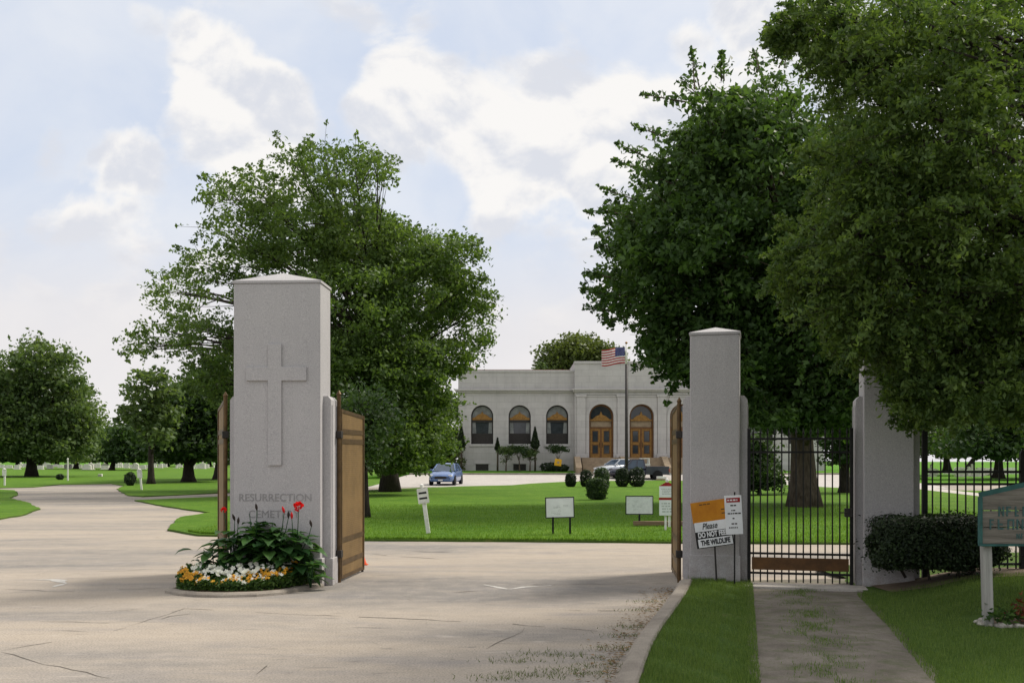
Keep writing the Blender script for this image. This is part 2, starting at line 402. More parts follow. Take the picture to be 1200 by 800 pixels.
def make_tree(name, label, base, lobes, trunk_r, leaf, n_leaves, mat, bark='bark', seed=1, clump=.5, cat='tree',
              group=None, clumps_per=10, shoots=None, trunk_top=None, squash=.85, parts=('crown', 'trunk'), up=.5, limbs=True, spread=1.0, lean=0, shell=.5, zmin=.3, sprays=0, spray_len=.55, spray_n=26, spray_dz=.25, aspect=.55):
    """lobes: (x,y,z,r,density) in world metres"""
    rng = np.random.default_rng(seed)
    root = empty(name, base, 0, label, cat, group)
    b = np.array(base)
    lob = np.array(lobes, dtype=float); lob[:, :3] -= b
    wts = lob[:, 3]**2*lob[:, 4]; wts /= wts.sum()
    Pn = []; T = []; Cc = []
    rref = np.median(lob[:, 3])
    for (x, y, z, r, den), w in zip(lob, wts):
        n = int(n_leaves*w)
        k = max(3, int(clumps_per*(r/rref)**2*(.5+.5*den)))
        d = rng.normal(size=(k, 3)); d /= np.linalg.norm(d, axis=1, keepdims=True)
        rad = r*(shell+(1-shell)*rng.random(k)**.6)
        c = np.array([x, y, z])+d*rad[:, None]*np.array([1, 1, squash])
        Cc.append(c)
        idx = rng.integers(0, k, n)
        cs = clump*(.55+.9*rng.random(k))
        g = np.clip(rng.normal(size=(n, 3)), -1.7, 1.7)*np.array([1, 1, .55])
        # hang the outer edge of each clump slightly
        p = c[idx]+g*cs[idx][:, None]*spread
        p[:, 2] -= .18*(g[:, 0]**2+g[:, 1]**2)*cs[idx]*.5
        ct = np.clip(rng.random(k)*.75+rng.random()*.3, 0, 1)
        Pn.append(p); T.append(np.clip(.6*ct[idx]+.5*rng.random(n)-.05, 0, 1))
    spr = []
    for (x, y, z, r, den) in (lob if sprays else []):
        for q in range(sprays):
            d = rng.normal(size=3); d[2] = d[2]*.7+spray_dz; d /= np.linalg.norm(d)
            o0 = np.array([x, y, z]); s0 = o0+d*r*.7; e0 = o0+d*r*(1.12+spray_len*rng.random()); e0[2] -= .08*r
            n = int(spray_n*rng.uniform(.5, 1.4)); t = rng.random(n)**.8
            p = s0+(e0-s0)*t[:, None]; p[:, 2] += .10*r*np.sin(t*PI)
            ok_ = e0[2] > zmin+.5
            p += np.clip(rng.normal(size=(n, 3)), -1.8, 1.8)*np.array([1, 1, .6])*(clump*.42*(1.2-t*.7))[:, None]
            Pn.append(p); T.append(np.clip(rng.random()*.5+rng.random(n)*.5, 0, 1)); spr += [(s0, e0)] if ok_ else []
    if shoots:
        for (a, e, n, sd) in shoots:
            a = np.array(a)-b; e = np.array(e)-b
            t = rng.random(n)
            p = a+(e-a)*t[:, None]+rng.normal(size=(n, 3))*(sd*(1.15-t))[:, None]*np.array([1, 1, .6])
            Pn.append(p); T.append(rng.random(n)*.8)
    Pn = np.concatenate(Pn); T = np.concatenate(T)
    kp_ = Pn[:, 2] > zmin+.25*np.sin(Pn[:, 0]*1.3)*min(1, zmin); Pn = Pn[kp_]; T = T[kp_]
    V = leaf_quads(Pn, leaf, rng, up=up, droop=.5, aspect=aspect)
    np_mesh(parts[0], V, 4, mat, T, root)
    mb = MB()
    zt = trunk_top if trunk_top is not None else float((lob[:, 2]*wts).sum())
    cx = float((lob[:, 0]*wts).sum())*.5+lean; cy = float((lob[:, 1]*wts).sum())*.5
    pts = []; rad = []
    for i in range(8):
        t = i/7
        pts.append((cx*t**1.6+math.sin(t*5+seed)*trunk_r*.25*t, cy*t**1.6, zt*t-.1*(1-t)))
        rad.append(trunk_r*(1.45 if i == 0 else 1.0)*(1-.62*t) if i != 1 else trunk_r*.98)
    mb.tube(pts, rad, bark, 12)
    if limbs:
        for j, (x, y, z, r, den) in enumerate(lob):
            t0 = min(.97, max(.35, (z*.72-r*.2)/max(zt, .1))) * (.82+.18*rng.random())
            t0 = min(t0, .98)
            s0 = Vector((cx*t0**1.6, cy*t0**1.6, zt*t0)); e = Vector((x, y, z+r*.15))
            m1 = s0.lerp(e, .45)+Vector((0, 0, .12*(e-s0).length*.6)); rr = trunk_r*(.36 if r > rref*.8 else .24)*(1.05-.55*t0)*1.3
            mb.tube([s0, s0.lerp(m1, .5)+Vector((0, 0, -.02)), m1, m1.lerp(e, .6), e], [rr, rr*.85, rr*.62, rr*.4, rr*.16], bark, 6)
            cc = Cc[j]
            for q in rng.choice(len(cc), min(len(cc), 5), replace=False):
                t = Vector(cc[q]); s1 = m1.lerp(e, rng.random()*.9); mid = s1.lerp(t, .5)+Vector((0, 0, .08*r))
                mb.tube([s1, mid, t], [rr*.3, rr*.2, rr*.06], bark, 4, False)
    for s0, e0 in spr: mb.tube([Vector(s0), Vector(e0)], [leaf*.055, leaf*.02], bark, 4, False)
    if shoots:
        for (a, e, n, sd) in shoots:
            a = Vector(a)-Vector(base); e = Vector(e)-Vector(base)
            mb.tube([a, a.lerp(e, .5), e], [.03, .018, .006], bark, 4, False)
    mb.build(parts[1], root, True)
    return root

def px_lobes(D, lst, depth, seed, cx, rad_px, double=1):
    """turn traced crown lobes into lobes of a crown with real depth"""
    rnd = random.Random(seed); out = []
    for l in lst:
        px, py, r = l[:3]; den = l[3] if len(l) > 3 else 1
        q = max(0, 1-((px-cx)/rad_px)**2)**.5
        for k in range(double):
            dy = rnd.uniform(-1, 1)*depth*q if double == 1 else (-.7+1.4*k/(double-1)+rnd.uniform(-.25, .25))*depth*q
            rm = r/FPX*(D+dy)
            p = P(px, py, D+dy)
            jx, jz = (rnd.uniform(-.15, .15)*rm*(double > 1), rnd.uniform(-.15, .15)*rm*(double > 1))
            out.append((p.x+jx, D+dy, p.z+jz, rm*(1 if k == 0 else rnd.uniform(.75, 1)), den))
    return out

def text(s, size, mat, parent, loc, rot, name='lettering', width=None, ext=.003, align='CENTER', bold=.0, shear=0):
    cu = bpy.data.curves.new('t', 'FONT'); cu.body = s; cu.size = size; cu.extrude = ext; cu.align_x = align; cu.align_y = 'CENTER'
    cu.offset = bold; cu.shear = shear
    to = bpy.data.objects.new('t', cu); COL.objects.link(to)
    bpy.context.view_layer.update()
    dg = bpy.context.evaluated_depsgraph_get()
    me = bpy.data.meshes.new_from_object(to.evaluated_get(dg))
    bpy.data.objects.remove(to); bpy.data.curves.remove(cu)
    if width:
        xs = [v.co.x for v in me.vertices]; k = width/(max(xs)-min(xs))
        for v in me.vertices: v.co.x *= k
    me.materials.clear(); me.materials.append(MATS[mat])
    o = bpy.data.objects.new(name, me); COL.objects.link(o)
    o.parent = parent; o.location = loc; o.rotation_euler = rot
    return o
FRONT = (R(90), 0, 0)
# ------------------------------------------------------------------ setting
def rough(poly, step, amp, seed=0, closed=True):
    rnd = random.Random(seed); out = []
    n = len(poly)
    for i in range(n if closed else n-1):
        a = Vector(poly[i]); b = Vector(poly[(i+1) % n]); l = (b-a).length
        k = max(1, min(60, int(l/step)))
        nrm = Vector((-(b-a).y, (b-a).x)).normalized() if l > 1e-6 else Vector((0, 0))
        for j in range(k):
            p = a.lerp(b, j/k)+nrm*(rnd.uniform(-amp, amp) if j else rnd.uniform(-amp, amp)*.5); out.append((p.x, p.y))
    if not closed: out.append(tuple(poly[-1]))
    return out
def smooth_poly(poly, it=2):
    for _ in range(it):
        q = []
        for i in range(len(poly)):
            a = Vector(poly[i]); b = Vector(poly[(i+1) % len(poly)])
            q += [tuple(a.lerp(b, .25)), tuple(a.lerp(b, .75))]
        poly = q
    return poly

mb = MB(); mb.face([(-1500, -60, -.012), (1500, -60, -.012), (1500, 2600, -.012), (-1500, 2600, -.012)], 'lawn_far')
struct(mb, 'ground')

# road: one asphalt sheet, worn paint and tar-filled cracks lying on it
mb = MB()
mb.face([(-95, -8, 0), (40, -8, 0), (40, 74, 0), (-95, 74, 0)], 'asphalt')
def strip(pts, w, z, mat, seed=0, jit=.5):
    rnd = random.Random(seed)
    pts = rough(pts, .18, .035, seed, False)
    lft = []; rgt = []
    for i, p in enumerate(pts):
        a = Vector(pts[max(i-1, 0)]); b = Vector(pts[min(i+1, len(pts)-1)]); d = (b-a).normalized(); n = Vector((-d.y, d.x))
        ww = w*(1+rnd.uniform(-jit, jit))/2*(1 if 0 < i < len(pts)-1 else .2)
        lft.append(Vector(p)+n*ww); rgt.append(Vector(p)-n*ww)
    skip = 0
    for i in range(len(pts)-1):
        if seed < 60:
            skip = skip-1 if skip > 0 else (rnd.randint(1, 3) if rnd.random() < .16 else 0)
            if skip > 0: continue
        mb.face([(*rgt[i], z), (*rgt[i+1], z), (*lft[i+1], z), (*lft[i], z)], mat)
cr = [([(0, 762), (60, 752), (115, 742), (200, 722), (245, 716)], .035), ([(150, 733), (215, 713), (300, 717), (400, 722)], .035),
      ([(400, 722), (520, 727), (600, 731), (700, 739)], .045), ([(0, 764), (70, 781), (130, 795)], .03), ([(425, 681), (520, 681), (640, 685), (790, 683)], .04),
      ([(480, 646), (530, 647)], .10), ([(300, 790), (312, 780), (330, 772)], .05), ([(110, 717), (170, 713)], .03), ([(40, 728), (150, 730)], .03),
      ([(570, 760), (600, 745), (615, 735)], .03), ([(660, 715), (740, 716)], .05), ([(0, 690), (70, 693), (190, 689)], .04), ([(95, 670), (180, 667)], .05),
      ([(530, 694), (560, 692)], .09), ([(745, 695), (760, 695)], .1), ([(60, 738), (105, 740)], .03), ([(640, 752), (662, 751)], .05), ([(435, 649), (470, 652), (520, 655)], .06)]
for i, (pp, w) in enumerate(cr):
    strip([G(*p) for p in pp], w*.32, .003, 'crack_tar', i+3)
for i, (pp, w) in enumerate([([(566, 685), (580, 687), (596, 690.5)], .10), ([(595, 690.5), (615, 687.5), (646, 685.5)], .10), ([(40, 679), (62, 679), (78, 683)], .12), ([(60, 688), (78, 683)], .10)]):
    strip([G(*p) for p in pp], w, .0035, 'road_paint', i+70, .8)
struct(mb, 'road')

def lawn(name, poly, z, mat, seed, step=.6, amp=.05, sm=0):
    if sm: poly = smooth_poly(poly, sm)
    p = rough(poly, step, amp, seed)
    mb = MB(); mb.prism(p, -.02, z, mat, 'lawn_near'); return struct(mb, name)
# driveway across the front of the building (rises to its kerb)
near_px = [(-9.4, 64), (-3.3, 66), (0, 69), (1.4, 74), (4.3, 80.5), (8, 84), (12.3, 86), (15.5, 85), (18, 76), (20.5, 61), (27, 62), (31, 75), (33, 90)]
mb = MB()
for i in range(len(near_px)-1):
    (x0, y0), (x1, y1) = near_px[i], near_px[i+1]
    K = 8
    for k in range(K):
        t0, t1 = k/K, (k+1)/K
        def q(x, y, t):
            D = y-.6+(92.6-y)*t
            return (x, D, .012+.44*(t*t*(3-2*t)))
        mb.face([q(x0, y0, t0), q(x1, y1, t0), q(x1, y1, t1), q(x0, y0, t1)], 'drive_concrete')
struct(mb, 'driveway', True)
mb = MB(); mb.box((-9.5, 92, .0), (33.5, 92.35, .60), 'kerb_concrete', None, .03); struct(mb, 'driveway_kerb')
mb = MB()
for (y0, z0, y1, z1) in ((92.35, .58, 94.5, .72), (94.5, .72, 99, .80), (99, .8, 160, .8)):
    mb.face([(-9.5, y0, z0), (33.5, y0, z0), (33.5, y1, z1), (-9.5, y1, z1)], 'lawn_far')
    mb.face([(-16, y0, -.05), (-9.5, y0, z0), (-9.5, y1, z1), (-16, y1, -.05)], 'lawn_far')
    mb.face([(33.5, y0, z0), (40, y0, -.05), (40, y1, -.05), (33.5, y1, z1)], 'lawn_far')
mb.face([(-16, 92.35, -.05), (-9.5, 92.3, -.05), (-9.5, 92.35, .58)], 'lawn_far'); mb.face([(40, 92.35, -.05), (33.5, 92.35, .58), (33.5, 92.3, -.05)], 'lawn_far')
struct(mb, 'terrace_lawn')

mound = [(-8.4, 24.2), (-7.1, 22.5), (-3.2, 21.1), (3.3, 20.5), (6.9, 20.2), (12, 20.0), (40, 20), (40, 50), (28, 54.5), (20.5, 60.5), (18, 75.5), (15.5, 84.5), (12.3, 85.5), (8, 83.5), (4.3, 80), (1.4, 73.5), (0, 68.5), (-3.3, 65.5),
         (-7.5, 58.5), (-13.2, 47.5), (-16, 42.3), (-13, 37), (-9.7, 32.2), (-9.9, 29.5)]
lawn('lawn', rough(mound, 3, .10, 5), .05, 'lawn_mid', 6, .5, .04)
mb = MB()
pt = [(24.5, 62), (23.6, 56.7), (22, 47), (20.6, 40), (21.5, 30), (26, 24), (36, 20)]
for (x0, y0), (x1, y1) in zip(pt, pt[1:]): mb.face([(x0, y0, .056), (x0+1.3, y0, .056), (x1+1.3, y1, .056), (x1, y1, .056)], 'slab_concrete')
struct(mb, 'path')
isl = [G(-120, 576), G(0, 574), G(18, 575), G(21, 580), G(11, 584.5), G(31, 589), G(47, 597), G(30, 603.5), G(0, 609), G(-90, 620), G(-200, 620)]
lawn('lawn', isl, .05, 'lawn_mid', 8, .5, .06)
far = [G(-160, 573), G(0, 572), G(40, 571), G(70, 568), G(130, 567), G(146, 569.5), G(137, 573.5), G(150, 581), G(168, 582.3), G(258, 578)]
far = far+[(-12.6, 57), (-9.45, 64.2), (-9.4, 91.5), (-9.6, 92.3), (-16.1, 92.4), (-16.1, 165), (-30.1, 420), (-300, 420), (-300, 80)]
lawn('lawn', far, .05, 'lawn_mid', 9, 1.0, .06)

# near strip of grass, kerb, foot path and right-hand lawn
def lerpc(pts, D):
    for (x0, d0), (x1, d1) in zip(pts, pts[1:]):
        if d0 <= D <= d1: return x0+(x1-x0)*(D-d0)/(d1-d0)
    return pts[-1][0] if D > pts[-1][1] else pts[0][0]
KERB = [(-.55, 2.5), (.10, 4.0), (.83, 7.63), (1.03, 8.6), (1.25, 9.5), (1.66, 11.0), (2.0, 12.3), (2.26, 13.4)]
PL = [(.6, 2.5), (1.0, 4), (1.83, 7.63), (2.36, 9.92), (3.10, 13.1), (3.30, 14.2)]
PR = [(2.0, 2.5), (2.45, 4), (3.27, 7.63), (3.83, 9.92), (4.48, 12.95), (4.7, 14.2)]
mb = MB()
ks = [2.5+i*(13.3-2.5)/40 for i in range(41)]
for a, b in zip(ks, ks[1:]):
    sec = lambda D: [(lerpc(KERB, D)-.03, D, -.02), (lerpc(KERB, D), D, .10), (lerpc(KERB, D)+.035, D, .125), (lerpc(KERB, D)+.155, D, .13), (lerpc(KERB, D)+.175, D, .115), (lerpc(KERB, D)+.18, D, -.02)]
    A, B = sec(a), sec(b)
    for i in range(5): mb.face([A[i], A[i+1], B[i+1], B[i]], 'kerb_concrete')
    if a == ks[-2]: mb.face(B, 'kerb_concrete')
struct(mb, 'kerb')
def hill(x, D):
    t = max(0, min(1, (x-lerpc(PR, D)-.1)/1.6)); u = max(0, min(1, (D-8)/4.5))
    return .05+.04*t+.20*t*t*(3-2*t)*u*u*(3-2*u)
def sheet(fl, fr, d0, d1, nu, nv, zf, mat, mb):
    g = []
    for j in range(nv+1):
        D = d0+(d1-d0)*j/nv; a, b = fl(D), fr(D)
        g.append([(a+(b-a)*i/nu, D, zf(a+(b-a)*i/nu, D)) for i in range(nu+1)])
    for j in range(nv):
        for i in range(nu): mb.face([g[j][i], g[j][i+1], g[j+1][i+1], g[j+1][i]], mat)
mb = MB(); sheet(lambda D: lerpc(PL, D)-.08, lambda D: lerpc(PR, D)+.1, 2.5, 14.0, 8, 30, lambda x, D: .035+.012*math.sin(D*1.7+x*2), 'path_concrete', mb)
struct(mb, 'foot_path')
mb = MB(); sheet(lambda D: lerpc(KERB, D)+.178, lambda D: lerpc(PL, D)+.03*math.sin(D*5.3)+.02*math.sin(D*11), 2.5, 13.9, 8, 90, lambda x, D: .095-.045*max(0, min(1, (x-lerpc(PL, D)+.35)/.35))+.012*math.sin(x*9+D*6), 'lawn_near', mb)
struct(mb, 'verge', True)
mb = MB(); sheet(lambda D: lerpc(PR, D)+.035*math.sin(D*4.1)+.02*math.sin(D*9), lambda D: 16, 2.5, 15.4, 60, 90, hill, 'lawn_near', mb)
mb.face([(lerpc(PR, 15.4), 15.4, -.01), (16, 15.4, -.01), (16, 15.4, .3), (lerpc(PR, 15.4), 15.4, .06)], 'soil')
struct(mb, 'verge', True)
mb = MB()
TH = R(-13.5)
mb.box((-.82, -.30, -.02), (.82, .10, .062), 'slab_concrete', Matrix.Translation((3.83, 13.22, 0)) @ Matrix.Rotation(TH, 4, 'Z'), .01)
struct(mb, 'threshold')
# bed of mulch and stones at the foot of the wooden sign, strip of mulch under the hedge
mb = MB()
mp = smooth_poly([(4.55, 9.85), (4.72, 9.5), (5.2, 9.42), (5.9, 9.45), (6.4, 9.9), (5.9, 10.3), (5.0, 10.25)], 2)
mb.prism([(x, y) for x, y in mp], .05, .0, 'mulch')
mb.v = []; mb.f = []; mb.m = []
n = len(mp); cx = sum(p[0] for p in mp)/n; cy = sum(p[1] for p in mp)/n
for i in range(n):
    (x0, y0), (x1, y1) = mp[i], mp[(i+1) % n]
    mb.face([(x0, y0, hill(x0, y0)-.01), (x1, y1, hill(x1, y1)-.01), (cx, cy, hill(cx, cy)+.075)], 'mulch')
hp = [(4.62, 12.25), (5.2, 12.0), (7.5, 11.75), (16, 11.5), (16, 13.2), (5.5, 13.0)]
hp = rough(hp, .35, .05, 3)
for i in range(24):
    a = 4.7+i*.45; b = a+.45
    f0 = 12.25-.05*(a-4.7)*.9; f1 = 12.25-.05*(b-4.7)*.9
    mb.face([(a, f0+.06*math.sin(a*7), hill(a, f0)+.012), (b, f1+.06*math.sin(b*7), hill(b, f1)+.012), (b, 13.1, hill(b, 13.1)+.012), (a, 13.1, hill(a, 13.1)+.012)], 'mulch')
struct(mb, 'soil')

# ------------------------------------------------------------------ grass and litter (uncountable)
def blades(name, pts, h, w, mat, seed, lean=.5):
    rng = np.random.default_rng(seed); n = len(pts)
    a = rng.random(n)*2*PI; hh = h*(.5+.9*rng.random(n)); d = np.stack([np.cos(a), np.sin(a), np.zeros(n)], 1)*(w*(.7+.6*rng.random(n)))[:, None]*.5
    b = rng.random(n)*2*PI; tip = np.stack([np.cos(b)*lean*hh*rng.random(n), np.sin(b)*lean*hh*rng.random(n), hh], 1)
    V = np.stack([pts-d, pts+d, pts+tip], 1)
    o = np_mesh(name, V, 3, mat, np.clip(rng.normal(.5, .25, n), 0, 1)); return tag(o, kind='stuff')
def hfun(f, xs, ys): return np.array([f(x, y) for x, y in zip(xs, ys)])
rng = np.random.default_rng(3)
# verge left of path
n = 30000; D = 6.6+(13.7-6.6)*rng.random(n)**1.15
u = rng.random(n); kl = np.interp(D, [p[1] for p in KERB], [p[0] for p in KERB])+.17; pl = np.interp(D, [p[1] for p in PL], [p[0] for p in PL])+.07
X = kl+(pl-kl)*u
o = blades('grass', np.stack([X, D, np.where(pl-X < .35, .06, .09)], 1), .045, .006, 'grass_near', 4)
tag(o, 'short mown grass on the narrow strip between kerb and path', 'grass')
n = 75000; D = 6.6+(12.4-6.6)*rng.random(n)**1.2; pr = np.interp(D, [p[1] for p in PR], [p[0] for p in PR])-.08
X = pr+(7.4-pr)*rng.random(n)
keep = ~((X > 4.6) & (X < 6.4) & (D > 9.45) & (D < 10.25))
X, D = X[keep], D[keep]
o = blades('grass', np.stack([X, D, hfun(hill, X, D)-.005], 1), .045, .006, 'grass_near', 5)
tag(o, 'short shaded grass on the lawn below the hedge and wooden sign', 'grass')
# grass growing along the middle of the path
n = 6500; D = 6.6+6.6*rng.random(n); c = np.interp(D, [p[1] for p in PL], [p[0] for p in PL])*.55+np.interp(D, [p[1] for p in PR], [p[0] for p in PR])*.45
X = c+rng.normal(size=n)*.14+.05*np.sin(D*3)
keep = (np.sin(X*13+D*5)+np.sin(D*8.3-X*6)+rng.normal(size=n)*.5) > -.3
X, D = X[keep], D[keep]
o = blades('grass', np.stack([X, D, np.full(len(X), .035)], 1), .03, .006, 'grass_near', 6)
tag(o, 'thin grass growing along the middle of the foot path', 'grass')
# front of the main lawn
n = 60000; D = 20.3+17*rng.random(n)**1.7; X = -7.6+22.6*rng.random(n)
front = np.interp(X, [-9.5, -8.4, -7.1, -3.2, 3.3, 6.9, 15], [26, 24.4, 22.7, 21.2, 20.6, 20.3, 20.1])
D = np.maximum(D, front+.02*rng.random(n)); 
o = blades('grass', np.stack([X, D, np.full(n, .045)], 1), .06, .016, 'grass_mid', 7)
tag(o, 'bright mown grass along the front of the lawn by the road', 'grass')
# litter and weeds along the kerb
n = 650; D = 7.0+6.3*rng.random(n); X = np.interp(D, [p[1] for p in KERB], [p[0] for p in KERB])-.06-np.abs(rng.normal(size=n))*.16
V = leaf_quads(np.stack([X, D, .012+.012*rng.random(n)], 1), .035, rng, up=6, aspect=.6)
tag(np_mesh('leaf_litter', V, 4, 'leaf_dry', None), 'dry brown leaf litter lying along the kerb gutter', 'leaf litter', kind='stuff')
n = 1300
cxy = [G(600, 775), G(625, 766), G(660, 768), G(700, 772), G(690, 790), G(640, 792), G(580, 795), G(720, 760), G(740, 735), G(755, 715), G(665, 785), G(610, 790), G(705, 780), G(730, 745), G(760, 705)]
ci = rng.integers(0, len(cxy), n); C0 = np.array(cxy)[ci]
o = blades('weeds', np.concatenate([C0+rng.normal(size=(n, 2))*np.array([.14, .07]), np.full((n, 1), .002)], 1), .028, .007, 'leaf_olive', 8, 1.4)
tag(o, 'low yellowish weeds in the cracks of the road near the kerb', 'weeds')

# ------------------------------------------------------------------ gate pillars
def pillar(name_label, w, d, h, peak, bw, bd, bset, stepz, loc, rz, plinth=.46, pf=.012):
    root = empty('gate_pillar', loc, rz, name_label, 'gate pillar')
    mb = MB(); mb.box((-w/2, 0, 0), (w/2, d, h), 'granite', None, .012); mb.build('shaft', root)
    mb = MB(); e = .012
    base = [(-w/2-e, -e, h), (w/2+e, -e, h), (w/2+e, d+e, h), (-w/2-e, d+e, h)]
    mb.add([*base, *[(x, y, h+.035) for x, y, z in base], (0, d/2, peak)], [(0, 1, 5, 4), (1, 2, 6, 5), (2, 3, 7, 6), (3, 0, 4, 7), (4, 5, 8), (5, 6, 8), (6, 7, 8), (7, 4, 8), (3, 2, 1, 0)], 'granite')
    mb.build('cap', root)
    for s in (-1, 1):
        mb = MB(); x0 = s*(w/2-.02); x1 = s*bw/2
        lo, hi = min(x0, x1), max(x0, x1)
        vs = []; ch = .05
        prof = [(x0, 0), (x1, 0), (x1, stepz-ch), (x1-s*ch*.8, stepz), (x0, stepz)]
        y0, y1 = bset, bset+bd; n = len(prof)
        vs = [(x, y0, z) for x, z in prof]+[(x, y1, z) for x, z in prof]
        fs = [tuple(range(n)) if s > 0 else tuple(range(n-1, -1, -1)), tuple(range(2*n-1, n-1, -1)) if s > 0 else tuple(range(n, 2*n))]
        for i in range(n):
            q = (i, n+i, n+(i+1) % n, (i+1) % n); fs.append(q if s > 0 else q[::-1])
        mb.add(vs, fs, 'granite')
        # shallow sunk panel line on the outer face
        mb.box((min(x1-s*.003, x1+s*.012), y0+.05, .1), (max(x1-s*.003, x1+s*.012), y0+.075, stepz-.12), 'granite')
        mb.box((min(x1-s*.003, x1+s*.012), y1-.075, .1), (max(x1-s*.003, x1+s*.012), y1-.05, stepz-.12), 'granite')
        mb.build('side_buttress', root)
    mb = MB(); p = pf
    mb.box((-w/2-p, -p, 0), (w/2+p, d*.6, plinth-.035), 'granite', None, .008)
    mb.box((-w/2-p-.0, bset-p, -.01), (w/2+p, d*.5, plinth-.06), 'granite', None, .006)
    if pf > .02:
        for s in (-1, 1): mb.box((min(s*(w/2+p), s*(bw/2+.03)), bset-.02, -.005), (max(s*(w/2+p), s*(bw/2+.03)), bset+bd+.02, plinth-.05), 'granite', None, .008)
    mb.build('plinth', root)
    return root
CX, CD = (273+376)/2, 13.5
r1 = pillar('tall grey stone gate pillar with raised cross and carved lettering', 1.19, .60, 4.11, 4.30, 1.40, .40, .17, 2.59, ((CX-600)/FPX*CD, CD, 0), R(-2.5), .42, .03)
def zz(py, D=13.5): return CAM_H-(py-HOR)/FPX*D
def lx(px, D=13.5): return (px-CX)/FPX*D
mb = MB()
t = .030
xa, xb, xc, xd = lx(288.5), lx(314.5), lx(330.5), lx(360)
z0, z1, z2, z3 = zz(545), zz(446), zz(430), zz(403)
o_ = [(xb, z0), (xc, z0), (xc, z1), (xd, z1), (xd, z2), (xc, z2), (xc, z3), (xb, z3), (xb, z2), (xa, z2), (xa, z1), (xb, z1)]
n = len(o_)
mb.add([(x, -t, z) for x, z in o_]+[(x, .01, z) for x, z in o_], [tuple(range(n))]+[(i, n+i, n+(i+1) % n, (i+1) % n) for i in range(n)], 'granite')
cb = mb.build('cross', r1)
bv = cb.modifiers.new('b', 'BEVEL'); bv.width = .004; bv.segments = 2
text('RESURRECTION', .145, 'stone_letters', r1, (lx(322.5), -.0025, zz(583)), FRONT, 'lettering', .99, .003)
text('CEMETERY', .145, 'stone_letters', r1, (lx(321), -.0025, zz(602.5)), FRONT, 'lettering', .70, .003)
CY2 = 13.5
r2 = pillar('grey stone gate pillar with warning signs standing before it', .66, .62, 3.415, 3.55, .86, .42, .13, 2.59, ((837.5-600)/FPX*CY2, CY2, 0), TH)
r3 = pillar('grey stone gate pillar half hidden by overhanging leaves and hedge', .62, .60, 3.39, 3.51, .79, .42, .13, 2.56, (4.93, 13.03, 0), TH)

# ------------------------------------------------------------------ bronze road gates
def gate_leaf(label, hinge, end, zt0, zt1, tall_post=2.62, flip=1):
    a = Vector((*hinge, 0)); b = Vector((*end, 0)); ln = (b-a).length; ang = math.atan2(b.y-a.y, b.x-a.x)
    root = empty('gate_leaf', (a.x, a.y, 0), ang, label, 'gate')
    ztop = lambda x: zt0+(zt1-zt0)*x/ln
    mb = MB(); n = 10
    for s, y in ((1, .012), (-1, -.012)):
        q = [(.05, y, .06), (ln-.05, y, .06)]+[(ln-.05-(ln-.1)*i/n, y, ztop(ln-.05-(ln-.1)*i/n)-.03) for i in range(n+1)]
        mb.face(q if s < 0 else q[::-1], 'bronze_mesh')
    mb.build('mesh_panel', root)
    mb = MB()
    mb.box((0.01, -.028, .04), (.06, .028, zt0), 'bronze_frame', None, .004)
    mb.box((ln-.055, -.028, .03), (ln, .028, zt1), 'bronze_frame', None, .004)
    mb.bar((.06, 0, .06), (ln-.055, 0, .06), .05, .045, 'bronze_frame', (0, 1, 0))
    mb.bar((.06, 0, zt0-.02), (ln-.055, 0, zt1-.02), .05, .04, 'bronze_frame', (0, 1, 0))
    mb.build('frame', root)
    for z in (.26, .58, 1.98, 2.12):
        mb = MB(); mb.bar((.06, 0, z), (ln-.055, 0, z+.01), .07, .04, 'bronze_frame', (0, 1, 0))
        mb.bar((.06, 0, z-.04), (ln-.055, 0, z-.03), .058, .018, 'dark_trim', (0, 1, 0)); mb.build('rail', root)  # dark-coloured bar under each rail stands in for its shadow line
    mb = MB(); mb.tube([(-.03, 0, 0), (-.03, 0, tall_post)], .028, 'bronze_frame', 10); mb.lathe([(.03, tall_post), (.036, tall_post+.02), (.018, tall_post+.05), (.002, tall_post+.075)], 'bronze_frame', 10, Matrix.Translation((-.03, 0, 0)))
    mb.build('hinge_post', root)
    for z in (.35, 2.02):
        mb = MB(); mb.box((-.075, -.045, z), (.03, .045, z+.1), 'dark_trim', None, .008); mb.build('hinge', root)
    mb = MB(); mb.tube([(ln-.03, 0, .06), (ln-.03, 0, -.005)], .02, 'dark_trim', 8); mb.build('drop_bolt', root)
    return root
gate_leaf('brown bronze gate leaf swung open beside the cross pillar', (-2.425, 14.0), (-2.30, 15.35), 2.43, 2.39)
gate_leaf('bronze gate leaf left of the cross pillar, seen edge on', (-4.03, 14.0), (-4.51, 15.35), 2.56, 2.5, 2.60)
gate_leaf('bronze gate leaf swung open along the sign pillar, seen edge on', (2.345, 13.98), (2.475, 15.3), 2.50, 2.44, 2.52)

# ------------------------------------------------------------------ iron pedestrian gate and fence
gm = Vector((3.86, 13.36, 0))
g = empty('pedestrian_gate', gm, TH, 'black iron pedestrian gate with brown kick plate between two pillars', 'gate')
W = 1.36
mb = MB(); nb = 14
for i in range(nb):
    x = -W/2+.075+(W-.15)*i/(nb-1)
    mb.tube([(x, 0, .07), (x, 0, 2.06)], .0095, 'iron_black', 6); mb.lathe([(.0095, 2.06), (.016, 2.075), (.001, 2.15)], 'iron_black', 6, Matrix.Translation((x, 0, 0)))
mb.build('bars', g)
for z in (.19, .455, 1.82, 2.0): mb = MB(); mb.box((-W/2+.03, -.016, z-.014), (W/2-.03, .016, z+.014), 'iron_black'); mb.build('rail', g)
for s in (-1, 1):
    mb = MB(); mb.box((s*W/2*.972-.022, -.022, .045), (s*W/2*.972+.022, .022, 2.14), 'iron_black', None, .003); mb.build('stile', g)
